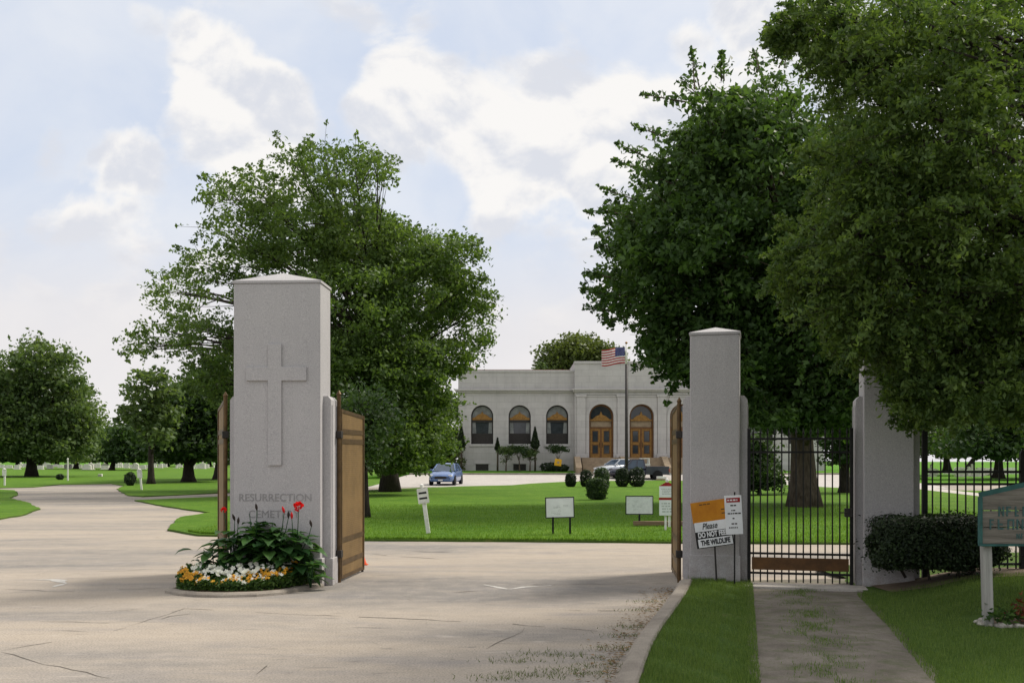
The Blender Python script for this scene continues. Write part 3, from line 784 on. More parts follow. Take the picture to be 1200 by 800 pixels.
mb = MB(); mb.box((-W/2+.055, -.024, .235), (W/2-.055, -.016, .405), 'bronze_plate', None, .003); mb.build('kick_plate', g)
mb = MB(); mb.box((W/2-.11, -.045, .96), (W/2-.008, .03, 1.075), 'dark_trim', None, .006); lb = mb.build('latch_box', g)
mb = MB(); mb.tube([(W/2-.085, -.045, 1.02), (W/2-.085, -.09, 1.02), (W/2-.17, -.09, 1.02)], .008, 'dark_trim', 6); mb.build('handle', lb)

f = empty('iron_fence', (5.37, 13.06, 0), R(-4), 'black iron picket fence running right from the half-hidden pillar', 'fence')
LN = 6.5
mb = MB(); k = int(LN/.106)
for i in range(k):
    x = .14+i*.106
    if abs((x-.04) % 1.86) < .05: continue
    mb.box((x-.008, -.008, .25), (x+.008, .008, 1.66), 'iron_black'); mb.add([(x-.011, -.011, 1.66), (x+.011, -.011, 1.66), (x+.011, .011, 1.66), (x-.011, .011, 1.66), (x, 0, 1.74)], [(0, 1, 4), (1, 2, 4), (2, 3, 4), (3, 0, 4)], 'iron_black')
mb.build('pickets', f)
for z in (.36, 1.40, 1.56):
    mb = MB(); mb.box((.02, -.016, z-.016), (LN, .016, z+.016), 'iron_black'); mb.build('rail', f)
for i in range(4):
    x = .04+i*1.86+ (-.62 if i else 0)
    mb = MB(); w_ = .032; h_ = 1.80 if i else 2.12
    mb.box((x-w_, -w_, .1), (x+w_, w_, h_), 'iron_black', None, .004); mb.add([(x-w_, -w_, h_), (x+w_, -w_, h_), (x+w_, w_, h_), (x-w_, w_, h_), (x, 0, h_+.06)], [(0, 1, 4), (1, 2, 4), (2, 3, 4), (3, 0, 4)], 'iron_black'); mb.build('post', f)

# ------------------------------------------------------------------ hedge
def rbox_points(n, rng, c, hx, hy, hz, p=4, shell=.82, wob=.08):
    d = rng.normal(size=(n, 3)); d /= np.linalg.norm(d, axis=1, keepdims=True)
    k = (np.abs(d)**p).sum(1)**(-1/p)
    q = d*k[:, None]
    q *= (shell+(1-shell)*rng.random(n)**.7)[:, None]
    q *= (1+wob*(np.sin(q[:, 0]*7*hx)+np.sin(q[:, 2]*6+q[:, 1]*5)+np.sin(q[:, 0]*15*hx+q[:, 2]*9)*.6)/1.5)[:, None]
    return np.array(c)+q*np.array([hx, hy, hz])
def bush(name, label, loc, hx, hy, hz, n, leaf, mat, seed, cat='bush', group=None, z_lift=0, p=4, core='leaf_hedge', shell=.8, wob=.12, stems=True):
    rng = np.random.default_rng(seed); root = empty(name, loc, 0, label, cat, group)
    q = rbox_points(n, rng, (0, 0, hz+z_lift), hx, hy, hz, p, shell, wob)
    st_ = rng.random(n) < .05; q[st_] = np.array([0, 0, hz+z_lift])+(q[st_]-np.array([0, 0, hz+z_lift]))*(1.04+.16*rng.random(st_.sum()))[:, None]
    nv = (q-np.array([0, 0, hz+z_lift]))/np.array([hx, hy, hz])
    V = leaf_quads(q, leaf, rng, up=.3, aspect=.6, out=nv*1.2)
    np_mesh('foliage', V, 4, mat, rng.random(n), root)
    mb = MB()
    for k in range(max(3, int(hx*5))):
        x = rng.uniform(-.75, .75)*hx; y = rng.uniform(-.6, .6)*hy
        mb.tube([(x*.7, y*.7, -.03), (x, y, z_lift+hz*.5), (x*1.1, y*1.1, z_lift+hz*1.3)], [.02, .015, .006], 'bark_dark', 5)
        for j in range(5):
            a = (x, y, z_lift+hz*rng.uniform(.3, 1)); b = (x+rng.uniform(-.5, .5)*hx*.6, rng.uniform(-.8, .8)*hy, z_lift+hz*rng.uniform(.6, 1.7)); mb.tube([a, b], [.009, .004], 'bark_dark', 4, False)
    mb.build('stems', root)
    return root
hz0 = hill(5.6, 12.5)
hd = bush('hedge', 'dark clipped hedge in front of the half-hidden pillar and fence', (5.40, 12.62, hz0), .80, .40, .335, 42000, .040, 'leaf_hedge', 11, 'hedge', None, .10, 5, wob=.07, shell=.55)

# ------------------------------------------------------------------ flower bed
kb = [G(196, 694), G(212, 697.2), G(232, 699), G(262, 699.5), G(300, 698.5), G(330, 696), G(355, 691), G(383, 688)]
kb[-1] = (-2.56, 13.42)
kp = rough([Vector(p) for p in kb], .12, .008, 2, False)
root = empty('flower_bed', (-3.4, 13.0, 0), 0, 'curved kerbed flower bed at the foot of the cross pillar', 'flower bed')
mb = MB(); sec = []
for i, p in enumerate(kp):
    a = Vector(kp[max(i-1, 0)]); b = Vector(kp[min(i+1, len(kp)-1)]); d = (b-a).normalized(); nn = Vector((d.y, -d.x))
    o_ = Vector(p)-Vector((-3.4, 13.0))
    sec.append([(*(o_+nn*.045), -.01), (*(o_+nn*.035), .03), (*(o_+nn*.01), .052), (*(o_-nn*.06), .056), (*(o_-nn*.075), -.01)])
for A, B in zip(sec, sec[1:]):
    for i in range(4): mb.face([A[i], B[i], B[i+1], A[i+1]], 'kerb_concrete')
mb.face(sec[0], 'kerb_concrete'); mb.face(sec[-1][::-1], 'kerb_concrete')
mb.build('kerb', root)
mb = MB(); pin = [(s[3][0], s[3][1]) for s in sec]+[(-.9+.0, .52)]
cen = (-.1, .15)
pin2 = pin+[(.75, .9), (-.7, .9)]
for i in range(len(pin2)):
    a, b = pin2[i], pin2[(i+1) % len(pin2)]
    mb.face([(*a, .055), (*b, .055), (*cen, .10)], 'soil')
mb.build('soil', root)

rng = np.random.default_rng(21)
def bed_pts(n, px0, px1, v0, v1, edge):
    """points between the kerb line (v=0) and 0.6 m behind (v=1)"""
    kx = np.array([p[0] for p in kp]); ky = np.array([p[1] for p in kp])
    x = np.array([(px0-600)/FPX*12.8, (px1-600)/FPX*12.8]); X = x[0]+(x[1]-x[0])*rng.random(n)
    Y = np.interp(X, kx, ky)+.10+(v0+(v1-v0)*rng.random(n))*.55
    return X, Y
def mound_h(X, Y): return .09+.13*np.clip((Y-12.66)/.5, 0, 1)
# foliage mass
n = 9000; X, Y = bed_pts(n, 203, 362, 0, 1, 0)
lump = .5+.5*np.sin(X*19)*np.sin(Y*23)
Z = .06+(mound_h(X, Y)+.06*lump)*rng.random(n)
V = leaf_quads(np.stack([X, Y, Z], 1), .05, rng, up=.6, aspect=.5)
tag(np_mesh('bedding_foliage', V, 4, 'leaf_bed', None), 'low green leaves of the bedding flowers', 'foliage', kind='stuff')
def heads(n, px0, px1, v0, v1, mat, size, lift, petals=6):
    X, Y = bed_pts(n, px0, px1, v0, v1, 0)
    Z = .09+mound_h(X, Y)+.05*np.sin(X*19)*np.sin(Y*23)+lift+.03*rng.random(n)
    out = []
    for x, y, z in zip(X, Y, Z):
        s = size*rng.uniform(.7, 1.2); nrm = Vector((rng.normal()*.35, -.75+rng.normal()*.25, .75)).normalized()
        a = nrm.orthogonal().normalized(); b = nrm.cross(a); c = Vector((x, y, z))
        for k in range(petals):
            t = 2*PI*k/petals+rng.random()*.2; d = a*math.cos(t)+b*math.sin(t); e = nrm.cross(d)
            out.append([c+nrm*.004, c+d*s*.6+e*s*.34-nrm*.002, c+d*s+nrm*s*.15, c+d*s*.6-e*s*.34-nrm*.002])
    return np.array([[list(p) for p in q] for q in out])
V = np.concatenate([heads(95, 222, 300, .3, .8, 'petal_white', .034, .035), heads(66, 285, 356, .3, .9, 'petal_white', .031, .045), heads(30, 232, 330, .06, .35, 'petal_white', .034, .0)])
tag(np_mesh('bedding_flowers', V, 4, 'petal_white', None), 'white bedding flowers massed in the kerbed flower bed', 'flowers', kind='stuff')
V = np.concatenate([heads(70, 205, 240, .02, .4, 'petal_orange', .024, .0, 5), heads(22, 240, 280, .02, .22, 'petal_orange', .022, -.01, 5), heads(130, 275, 345, .04, .5, 'petal_orange', .024, .0, 5)])
tag(np_mesh('bedding_flowers', V, 4, 'petal_orange', None), 'yellow orange bedding flowers along the front of the flower bed', 'flowers', kind='stuff')

def big_plant(label, x, y, h, spread, nl, seed, blooms=(), buds=(), lsize=.235):
    rng = np.random.default_rng(seed); root = empty('leafy_plant', (x, y, .06), 0, label, 'plant')
    faces = []; T = []; st = MB()
    ns = 5
    tops = []
    for s in range(ns):
        a = rng.uniform(0, 2*PI); r = spread*rng.uniform(.15, .6); hh = h*rng.uniform(.8, 1.05)
        tops.append((r*math.cos(a), r*math.sin(a)*.7, hh))
        st.tube([(0, 0, -.02), (r*.5*math.cos(a), r*.35*math.sin(a), hh*.5), tops[-1]], [.012, .009, .005], 'leaf_plant', 5)
    for i in range(nl):
        tx, ty, tz = tops[rng.integers(0, ns)]
        t = rng.uniform(.18, 1); p = Vector((tx*t, ty*t, tz*t)); a = rng.uniform(0, 2*PI)
        d = Vector((math.cos(a), math.sin(a)*.8, rng.uniform(-.1, .55))).normalized()
        l = lsize*rng.uniform(.7, 1.35); p = p+Vector((d.x, d.y, 0))*spread*.55*rng.random()
        up = Vector((0, 0, 1)); w = d.cross(up).normalized(); nn = w.cross(d)
        wid = l*.33
        prev = None
        st0 = p
        prof = [(0, .02), (.22, .75), (.5, 1), (.78, .62), (1, .02)]
        rows = []
        for q, ww in prof:
            c = p+d*l*q-Vector((0, 0, 1))*l*.38*q*q*rng.uniform(.8, 1.2); rows.append((c+w*wid*ww+nn*wid*ww*.3, c, c-w*wid*ww+nn*wid*ww*.3))
        tt = rng.random()
        for (a0, b0, c0), (a1, b1, c1) in zip(rows, rows[1:]):
            faces.append([a0, b0, b1, a1]); T.append(tt); faces.append([b0, c0, c1, b1]); T.append(tt*.9)
    V = np.array([[list(q) for q in f_] for f_ in faces])
    np_mesh('leaves', V, 4, 'leaf_plant', np.array(T), root)
    st.build('stems', root, True)
    for (bx, by, bz, r) in blooms:
        c = Vector((bx-x, by-y, bz-.06)); out = []
        for k in range(90):
            d = Vector(rng.normal(size=3)).normalized(); d.z = abs(d.z)*1 if rng.random() < .75 else d.z; a = d.orthogonal().normalized(); ang = rng.uniform(0, 6.28)
            b = d.cross(a); a, b = a*math.cos(ang)+b*math.sin(ang), b*math.cos(ang)-a*math.sin(ang); rr = r*rng.uniform(.55, 1.05); q = c+d*rr*.5
            out.append([q, q+a*rr*.35+d*rr*.3, q+d*rr*.55, q-a*rr*.35+d*rr*.3])
        np_mesh('bloom', np.array([[list(p) for p in q] for q in out]), 4, 'petal_red', None, root)
        mb = MB(); mb.tube([(0, 0, h*.5), (c.x*.7, c.y*.7, c.z*.75), c], [.008, .006, .005], 'leaf_plant', 5); mb.build('flower_stem', root, True)
    for (bx, by, bz, red) in buds:
        c = Vector((bx-x, by-y, bz-.06)); mb = MB()
        mb.tube([(0, 0, h*.5), (c.x*.8, c.y*.8, c.z*.8), c], [.007, .006, .005], 'leaf_plant', 5)
        mb.lathe([(.006, -.01), (.015, .015), (.019, .035), (.014, .06), (.003, .085)], 'petal_red' if red else 'bark_dark', 8, Matrix.Translation(c) @ Matrix.Rotation(rng.uniform(-.35, .35), 4, 'Y')); mb.build('bud', root, True)
    return root
def pp(px, py, D=13.0): v = P(px, py, D); return (v.x, v.y, v.z)
big_plant('leafy plant with the largest red bloom at the right of the flower bed', *pp(347, 660, 13.22)[:2], 0.62, .26, 83, 31, [(*pp(350, 593.5, 12.95), .075)], [(*pp(342, 607), 1), (*pp(365, 616), 0)])
big_plant('leafy plant with one small red bud before the carved lettering', *pp(322, 660, 13.22)[:2], 0.78, .26, 91, 32, [], [(*pp(333, 600), 1), (*pp(338, 606), 0)])
big_plant('tall bushy plant without flowers in the middle of the flower bed', *pp(300, 660, 13.2)[:2], 0.92, .24, 106, 33, [], [(*pp(301, 597), 0)])
big_plant('leafy plant with a small red bloom at the left of the bed', *pp(274, 660, 13.2)[:2], 0.69, .25, 87, 34, [(*pp(262, 597.5, 12.9), .045)], [(*pp(275, 609), 0), (*pp(279, 613), 0)])
big_plant('low plant with long drooping leaves at the left end of the bed', *pp(252, 665, 13.15)[:2], 0.47, .30, 64, 35, [], [], .2)
big_plant('leafy plant with bright green leaves against the pillar corner', *pp(364, 664, 13.1)[:2], .40, .20, 26, 36)
# ------------------------------------------------------------------ signs
def scribble(mb, x0, x1, z0, z1, y, rows, mat, rnd, hfrac=.45, M=None):
    """illegible small print: short dashes"""
    rh = (z1-z0)/rows
    for r in range(rows):
        z = z1-(r+.5)*rh; x = x0+rnd.uniform(0, .06)*(x1-x0); xe = x1-rnd.uniform(0, .3)*(x1-x0)
        while x < xe:
            l = rnd.uniform(.3, 1.1)*rh*1.4; l = min(l, xe-x)
            mb.box((x, y, z-rh*hfrac/2), (x+l, y+.002, z+rh*hfrac/2), mat, M); x += l+rh*.35
rnd = random.Random(5)
# warning board before pillar
S1 = P(834, 610, 13.2)
s1 = empty('warning_sign', (S1.x, 13.2, .09), R(-6), 'tilted orange and white wildlife warning sign on a leaning stake', 'sign')
sc_ = 13.2/FPX
tl = R(-8.5)
Mt = Matrix.Translation((0, 0, S1.z-.09)) @ Matrix.Rotation(tl, 4, 'Y')
mb = MB(); mb.box((-.24, .0, -.345), (.25, .012, .0), 'sign_black', Mt, .004); mb.box((-.245, .002, -.01), (.235, .010, .27), 'sign_orange', Mt, .003); scribble(mb, -.14, .06, .215, .245, -.0, 1, 'bronze_frame', rnd, .45, Mt); scribble(mb, .14, .2, .06, .16, -.0, 2, 'bronze_frame', rnd, .3, Mt); mb.build('board', s1)
mb = MB(); mb.box((-.235, -.004, -.125), (.24, .0, .0), 'sign_white', Mt, .0015); mb.build('white_band', s1)
mb = MB(); mb.box((-.215, -.004, -.335), (.235, .0, -.222), 'sign_white', Mt, .0015); mb.build('white_band', s1)
def on_sign(s, size, mat, x, z, width, name='lettering', bold=.002, shear=0):
    o = text(s, size, mat, s1, (0, 0, 0), (0, 0, 0), name, width, .0015, bold=bold, shear=shear)
    M = Mt @ Matrix.Translation((x, -.0065, z)) @ Matrix.Rotation(R(90), 4, 'X')
    o.matrix_basis = M; return o
on_sign('Please', .115, 'sign_black', -.04, -.062, .20, 'lettering', .001, .35)
on_sign('DO NOT FEED', .095, 'sign_white', -.0, -.172, .41, 'lettering', .004)
on_sign('THE WILDLIFE', .092, 'sign_black', .01, -.279, .385, 'lettering', .004)
mb = MB(); mb.bar((.07, .022, -.06), (.02, .02, S1.z-.09+.1), .022, .022, 'dark_trim', (0, 1, 0)); st = mb.build('stake', s1)
S2 = P(860, 603, 13.05)
s2 = empty('notice_sign', (S2.x, 13.05, .09), R(-8), 'white notice with red header on a thin black stake', 'sign')
zc = S2.z-.09
Mt2 = Matrix.Translation((0, 0, zc)) @ Matrix.Rotation(R(-3), 4, 'Y')
mb = MB(); mb.box((-.088, -.003, .165), (.088, .0005, .225), 'sign_red', Mt2); scribble(mb, -.075, .085, .18, .21, -.005, 1, 'sign_white', rnd, .6, Mt2); mb.build('header', s2)
mb = MB(); mb.box((-.112, 0, -.255), (.108, .008, .255), 'sign_white', Mt2, .003)
for z, a, b in ((.125, -.04, .05), (.06, -.03, .04), (.02, -.08, .09), (-.045, -.02, .02), (-.115, -.04, .05), (-.165, -.08, .09)): scribble(mb, a, b, z-.012, z+.012, -.003, 1, 'dark_trim', rnd, .7, Mt2)
mb.build('board', s2)
mb = MB(); mb.tube([(.01, .02, -.1), (.012, .018, zc+.30)], .010, 'iron_black', 6); mb.build('stake', s2)

# direction sign on the lawn
x, D = G(502, 628)
s = empty('direction_sign', (x, D, .07), 0, 'small white sign with two dark bars on a leaning white post', 'sign')
k = D/FPX
M = Matrix.Rotation(R(-8), 4, 'Y')
mb = MB(); mb.box((-.045, -.03, 0), (.045, .03, .74), 'white_paint', M, .006); mb.build('post', s)
mb = MB(); mb.box((-.125, -.05, .68), (.125, -.03, 1.03), 'white_paint', M, .02); mb.build('board', s)
for z in (.80, .92):
    mb = MB(); mb.box((-.09, -.053, z-.022), (.09, -.0495, z+.022), 'sign_black', M); mb.build('dark_bar', s)
mb = MB(); mb.lathe([(.035, 1.02), (.045, 1.07), (.04, 1.11), (.005, 1.13)], 'white_paint', 10, M); mb.build('finial', s)
# two framed notice boards
def board(label, px0, px1, py0, py1, pyb, legs, tilt=0, seed=1, face='sign_white'):
    x, D = G((px0+px1)/2, pyb); k = D/FPX; rr = random.Random(seed)
    s = empty('notice_board', (x, D, .07), 0, label, 'sign')
    w = (px1-px0)*k/2; z1 = (pyb-py0)*k-.07; z0 = (pyb-py1)*k-.07
    M = Matrix.Translation((0, 0, (z0+z1)/2)) @ Matrix.Rotation(R(tilt), 4, 'Y'); h = (z1-z0)/2
    mb = MB(); mb.box((-w+.018, -.012, -h+.018), (w-.018, .006, h-.018), face, M)
    for q in range(6):
        xa, za = rr.uniform(-w*.7, w*.3), rr.uniform(-h*.6, h*.5)
        scribble(mb, xa, xa+w*rr.uniform(.2, .6), za-.03, za+.03, -.0155, 2, 'sign_grey', rr, .3, M)
    mb.build('panel', s)
    mb = MB()
    for a, b in (((-w, -.02, -h), (w, .02, -h+.02)), ((-w, -.02, h-.02), (w, .02, h)), ((-w, -.02, -h+.02), (-w+.02, .02, h-.02)), ((w-.02, -.02, -h+.02), (w, .02, h-.02))): mb.box(a, b, 'sign_black', M)
    mb.build('frame', s)
    for l in legs:
        mb = MB(); mb.box((l*k-.022, -.02, -.08), (l*k+.022, .02, z0+.02), 'iron_black'); mb.build('leg', s)
    return s, D
board('white notice board in black frame on two legs', 639, 673, 582, 606.5, 628, (-8, 12), -1.5, 3)
board('pale notice board in black frame on one leg above a low timber', 733, 765.5, 580.5, 602.5, 618, (0,), 0, 4, 'sign_pale')
x0, D = G(743, 619); x1, _ = G(800, 619)
mb = MB(); mb.box((-(x1-x0)/2, -.08, 0), ((x1-x0)/2+.3, .08, .11), 'wood_brown', None, .015)
o_ = tag(mb.build('timber', None), 'low brown landscape timber lying on the lawn under the pale board', 'timber'); o_.location = ((x0+x1)/2, D+.15, .07)
x, D = G(781.5, 623); k = D/FPX
s = empty('double_sign', (x, D, .07), 0, 'white double sign with red edges beside the sign pillar gate leaf', 'sign')
mb = MB(); mb.box((-.055, -.02, -.05), (-.005, .03, .55), 'white_paint', None, .005); mb.build('post', s)
mb = MB(); mb.box((.03, -.03, .05), (.085, .02, .6), 'white_paint', None, .005); mb.build('post', s)
for z0, z1 in ((.33, .70), (.76, 1.03)):
    mb = MB(); mb.box((-.19, -.06, z0), (.19, -.035, z1), 'sign_white', None, .004); scribble(mb, -.14, .13, z0+.06, z1-.05, -.0625, 4, 'sign_grey', rnd, .5); mb.build('board', s)
mb = MB(); mb.box((-.20, -.058, .70), (.20, -.03, .755), 'sign_red'); mb.build('red_edge', s)
mb = MB(); q = [(-.2, 1.03), (.2, 1.03), (.02, 1.13), (-.02, 1.13)]
mb.add([(a, -.058, b) for a, b in q]+[(a, -.03, b) for a, b in q], [(0, 1, 2, 3), (7, 6, 5, 4), (0, 4, 5, 1), (1, 5, 6, 2), (2, 6, 7, 3), (3, 7, 4, 0)], 'sign_red'); mb.build('red_edge', s)
mb = MB(); mb.lathe([(.03, 1.12), (.042, 1.16), (.035, 1.2), (.004, 1.22)], 'white_paint', 10, Matrix.Translation((0, -.04, 0))); mb.build('finial', s)
# wooden sign on the right
SD = 9.62
wx0 = (1151-600)/FPX*SD; zb = CAM_H-(637-HOR)/FPX*SD; zl = CAM_H-(582-HOR)/FPX*SD
W = 1.75
s = empty('wooden_sign', (wx0+.085, SD+.06, hill(wx0+.1, SD)), 0, 'weathered wooden plank sign with teal edging on a pale post', 'sign')
gz = hill(wx0+.1, SD); off = -.085
mb = MB(); npk = 5; ztop = lambda x: (zl-gz)+.20*(1-abs(x-W/2)/(W/2))
zs = [zb-gz, zb-gz+.165, zb-gz+.33, None]
for a, b in ((0, .155), (.163, .318)):
    mb.box((off, -.06, zb-gz+a), (off+W, -.022, zb-gz+b), 'wood_grey', None, .006)
q = [(off, zb-gz+.326), (off+W, zb-gz+.326), (off+W, ztop(W)), (off+W/2, ztop(W/2)), (off, ztop(0))]
n = 5
mb.add([(a, -.06, b) for a, b in q]+[(a, -.022, b) for a, b in q], [tuple(range(n)), tuple(range(2*n-1, n-1, -1))]+[(i, n+i, n+(i+1) % n, (i+1) % n) for i in range(n)], 'wood_grey')
mb.build('planks', s)
mb = MB()
mb.box((off-.02, -.075, zb-gz-.022), (off+W+.02, -.012, zb-gz-.001), 'teal_paint', None, .003)
mb.box((off-.022, -.075, zb-gz), (off-.001, -.012, ztop(0)+.0), 'teal_paint', None, .003); mb.box((off+W+.001, -.075, zb-gz), (off+W+.022, -.012, ztop(0)), 'teal_paint', None, .003)
mb.bar((off-.02, -.043, ztop(0)+.012), (off+W/2, -.043, ztop(W/2)+.012), .064, .02, 'teal_paint', (0, 1, 0)); mb.bar((off+W/2, -.043, ztop(W/2)+.014), (off+W+.02, -.043, ztop(0)+.012), .064, .02, 'teal_paint', (0, 1, 0))
mb.build('edging', s)
# worn letter-like strokes, not legible in the photograph
for row, (xs, zc2, h) in enumerate(((.155, zb-gz+.315, .095), (.07, zb-gz+.190, .10), (.33, zb-gz+.075, .05))):
    mb = MB(); x = off+xs; rr = random.Random(40+row)
    while x < off+W-xs-.02:
        w = rr.uniform(.045, .075)*(h/.1); kind = rr.randrange(4); t = .014*(h/.1)+.002
        mb.box((x, -.0645, zc2-h/2), (x+t, -.0595, zc2+h/2), 'teal_worn')
        if kind in (0, 2): mb.box((x+w-t, -.0645, zc2-h/2), (x+w, -.0595, zc2+h/2), 'teal_worn')
        if kind in (1, 2): mb.box((x+t, -.0645, zc2+h/2-t), (x+w-t, -.0595, zc2+h/2), 'teal_worn')
        if kind in (1, 3): mb.box((x+t, -.0645, zc2-t/2), (x+w*.9-t, -.0595, zc2+t/2), 'teal_worn')
        if kind == 0: mb.bar((x+t, -.0622, zc2+h/2-t*.7), (x+w-t, -.0622, zc2-h/2+t*.7), .005, t, 'teal_worn', (0, 1, 0))
        if kind == 3: mb.box((x+t, -.0645, zc2-h/2), (x+w-t, -.0595, zc2-h/2+t), 'teal_worn')
        x += w+.022*(h/.1)+(.06 if rr.random() < .1 else 0)
    mb.build('lettering', s)
for xx in (.012, W-.17):
    mb = MB(); mb.box((xx-.042, -.015, -.12), (xx+.042, .065, zb-gz+.25), 'wood_post', Matrix.Rotation(R(-1.6), 4, 'Y') if xx < .5 else None, .006); mb.build('post', s)
# red-leaved plants and edging stones at its foot
for i, (x, D, n, h) in enumerate([(5.0, 9.62, 150, .13), (5.22, 9.85, 170, .2), (5.42, 9.6, 130, .13)]):
    rg = np.random.default_rng(50+i); root = empty('bedding_plant', (x, D, hill(x, D)+.03), 0, ['small red-leaved plant nearest the sign post', 'taller red-leaved plant in the sign bed', 'red-leaved plant at the edge of the frame'][i], 'plant')
    q = rg.normal(size=(n, 3))*np.array([.10, .09, h*.4])+np.array([0, 0, h*.55]); q[:, 2] = np.abs(q[:, 2])
    np_mesh('leaves', leaf_quads(q, .05, rg, .5), 4, 'leaf_red', rg.random(n), root)
    mb = MB()
    for j in range(5): mb.tube([(0, 0, -.05), tuple(q[j])], [.006, .003], 'bark_dark', 4, False)
    mb.build('stems', root)
rg = np.random.default_rng(60)
root = empty('leafy_plant', (4.86, 9.62, hill(4.86, 9.62)+.02), 0, 'small green weed clump beside the foot of the wooden sign post', 'plant')
q = rg.normal(size=(160, 3))*np.array([.13, .07, .04])+np.array([-.07, 0, .07]); np_mesh('leaves', leaf_quads(q, .06, rg, .6), 4, 'leaf_bed', rg.random(160), root)
def rock(c, r, rg):
    bm = bmesh.new(); bmesh.ops.create_icosphere(bm, subdivisions=2, radius=1)
    a = rg.normal(size=3)*3
    for v in bm.verts:
        k = 1+.16*math.sin(v.co.x*3+a[0])+.14*math.sin(v.co.y*4+a[1])+.1*math.sin(v.co.z*5+a[2]); v.co = Vector((v.co.x*r*k*1.2, v.co.y*r*k, v.co.z*r*k*.62))
    mb = MB(); bm.verts.index_update(); mb.add([v.co[:] for v in bm.verts], [[v.index for v in f.verts] for f in bm.faces], 'stone_pale'); bm.free()
    o = mb.build('edging_stone', None, True); o.location = c; o.rotation_euler = (0, 0, rg.random()*6)
    return o
edge = [Vector(p) for p in mp]
cnt = 0
for i in range(0, 44):
    t = i/44*len(edge); a = edge[int(t) % len(edge)]; b = edge[(int(t)+1) % len(edge)]; p = a.lerp(b, t % 1)
    if p.y > 9.9: continue
    o_ = rock((p.x+rg.normal()*.02, p.y+rg.normal()*.02, hill(p.x, p.y)+.012), rg.uniform(.025, .05), rg)
    tag(o_, 'small pale edging stone bordering the bed of the wooden sign', 'stone', 'edging stones round the sign bed')

# small far markers
def marker(label, px, pyb, pyt, board_px, name='marker_sign', lean=0, tall=None):
    x, D = G(px, pyb); k = D/FPX; h = (pyb-pyt)*k
    s = empty(name, (x, D, .05), 0, label, 'sign'); M = Matrix.Rotation(R(lean), 4, 'Y')
    mb = MB(); mb.box((-.05, -.04, -.05), (.05, .04, h*.7), 'white_paint', M); mb.build('post', s)
    w = board_px*k/2
    mb = MB(); mb.box((-w, -.07, h*.55), (w, -.041, h*.93), 'white_paint', M, .02); mb.lathe([(w*.7, h*.93), (w*.5, h*.98), (.01, h)], 'white_paint', 10, M @ Matrix.Translation((0, -.05, 0))); mb.build('board', s)
    return s
marker('white marker sign at the left edge by the far road', 5.5, 569.5, 549, 5)
marker('white marker sign leaning on the lawn tip beside a small dark bush', 166, 574.5, 549.5, 6, lean=-6)
x, D = G(79.5, 563.5); mb = MB(); mb.tube([(0, 0, -.1), (0, 0, 1.75)], [.08, .06], 'white_paint', 8); mb.lathe([(.06, 1.75), (.1, 1.82), (.02, 1.9)], 'white_paint', 8)
o_ = tag(mb.build('marker_post', None), 'thin white marker post on the far bright lawn', 'post'); o_.location = (x, D, .05)
x, D = G(433, 607); mb = MB(); mb.box((-.03, -.03, -.05), (.03, .03, .84), 'white_paint', None, .006)
o_ = tag(mb.build('marker_post', None), 'short white post on the lawn beside the bronze gate leaf', 'post'); o_.location = (x-.03, D-.4, .07)
bush('bush', 'small dark round bush beside the leaning marker sign', (*G(152, 569.5), .05), .38, .38, .45, 1800, .10, 'leaf_hedge', 70, p=2)
bush('bush', 'tiny dark bush alone on the far lawn at the left', (*G(70, 562.5), .05), .32, .32, .25, 900, .12, 'leaf_hedge', 71, p=2)
x, D = G(117.5, 558.5); mb = MB(); mb.box((-.22, -.15, -.02), (.22, .15, .26), 'headstone', None, .05); o_ = tag(mb.build('headstone', None), 'small white stone alone on the bright far lawn', 'headstone'); o_.location = (x, D, .05)
# traffic cone just behind the open leaf
x, D = G(424.5, 661.5)
s = empty('traffic_cone', (x+.02, D, 0), 0, 'small orange cone on the road behind the bronze gate leaf', 'cone')
mb = MB(); mb.lathe([(.058, .012), (.05, .03), (.016, .135), (.010, .14)], 'cone_orange', 14); mb.build('body', s, True)
mb = MB(); mb.box((-.07, -.07, 0), (.07, .07, .014), 'cone_orange', None, .004); mb.build('base', s)

# ------------------------------------------------------------------ headstones
def headstone(kind, w, h, t):
    mb = MB(); n = 8
    if kind == 0: prof = [(-w/2, 0), (w/2, 0), (w/2, h*.8)]+[(w/2*math.cos(PI*i/n), h*.8+h*.2*math.sin(PI*i/n)) for i in range(1, n)]+[(-w/2, h*.8)]
    elif kind == 1: prof = [(-w/2, 0), (w/2, 0), (w/2, h), (-w/2, h)]
    else: prof = [(-w*.12, 0), (w*.12, 0), (w*.12, h*.6), (w*.45, h*.6), (w*.45, h*.78), (w*.12, h*.78), (w*.12, h*1.15), (-w*.12, h*1.15), (-w*.12, h*.78), (-w*.45, h*.78), (-w*.45, h*.6), (-w*.12, h*.6)]
    k = len(prof)
    mb.add([(x, -t/2, z) for x, z in prof]+[(x, t/2, z) for x, z in prof], [tuple(range(k)), tuple(range(2*k-1, k-1, -1))]+[(i, k+i, k+(i+1) % k, (i+1) % k) for i in range(k)], 'headstone')
    mb.box((-w*.62, -t*.9, -.1), (w*.62, t*.9, .12), 'headstone')
    return mb.build('headstone')
protos = []; rr = random.Random(12); used = set()
def stone(x, D, z, sc, group, label):
    k = rr.choice([0, 1, 1, 0, 2])
    key = (k)
    if key not in used:
        used.add(key); o = headstone(k, 1.0 if k < 2 else .9, .85 if k < 2 else 1.1, .3); protos.append((k, o))
    else:
        src = [o for kk, o in protos if kk == k][0]; o = src.copy(); COL.objects.link(o)
    o.location = (x, D, z); o.rotation_euler = (0, 0, rr.uniform(-.25, .25)); o.scale = (sc*rr.uniform(.8, 1.5), 1, sc*rr.uniform(.75, 1.2))
    tag(o, label, 'headstone', group)
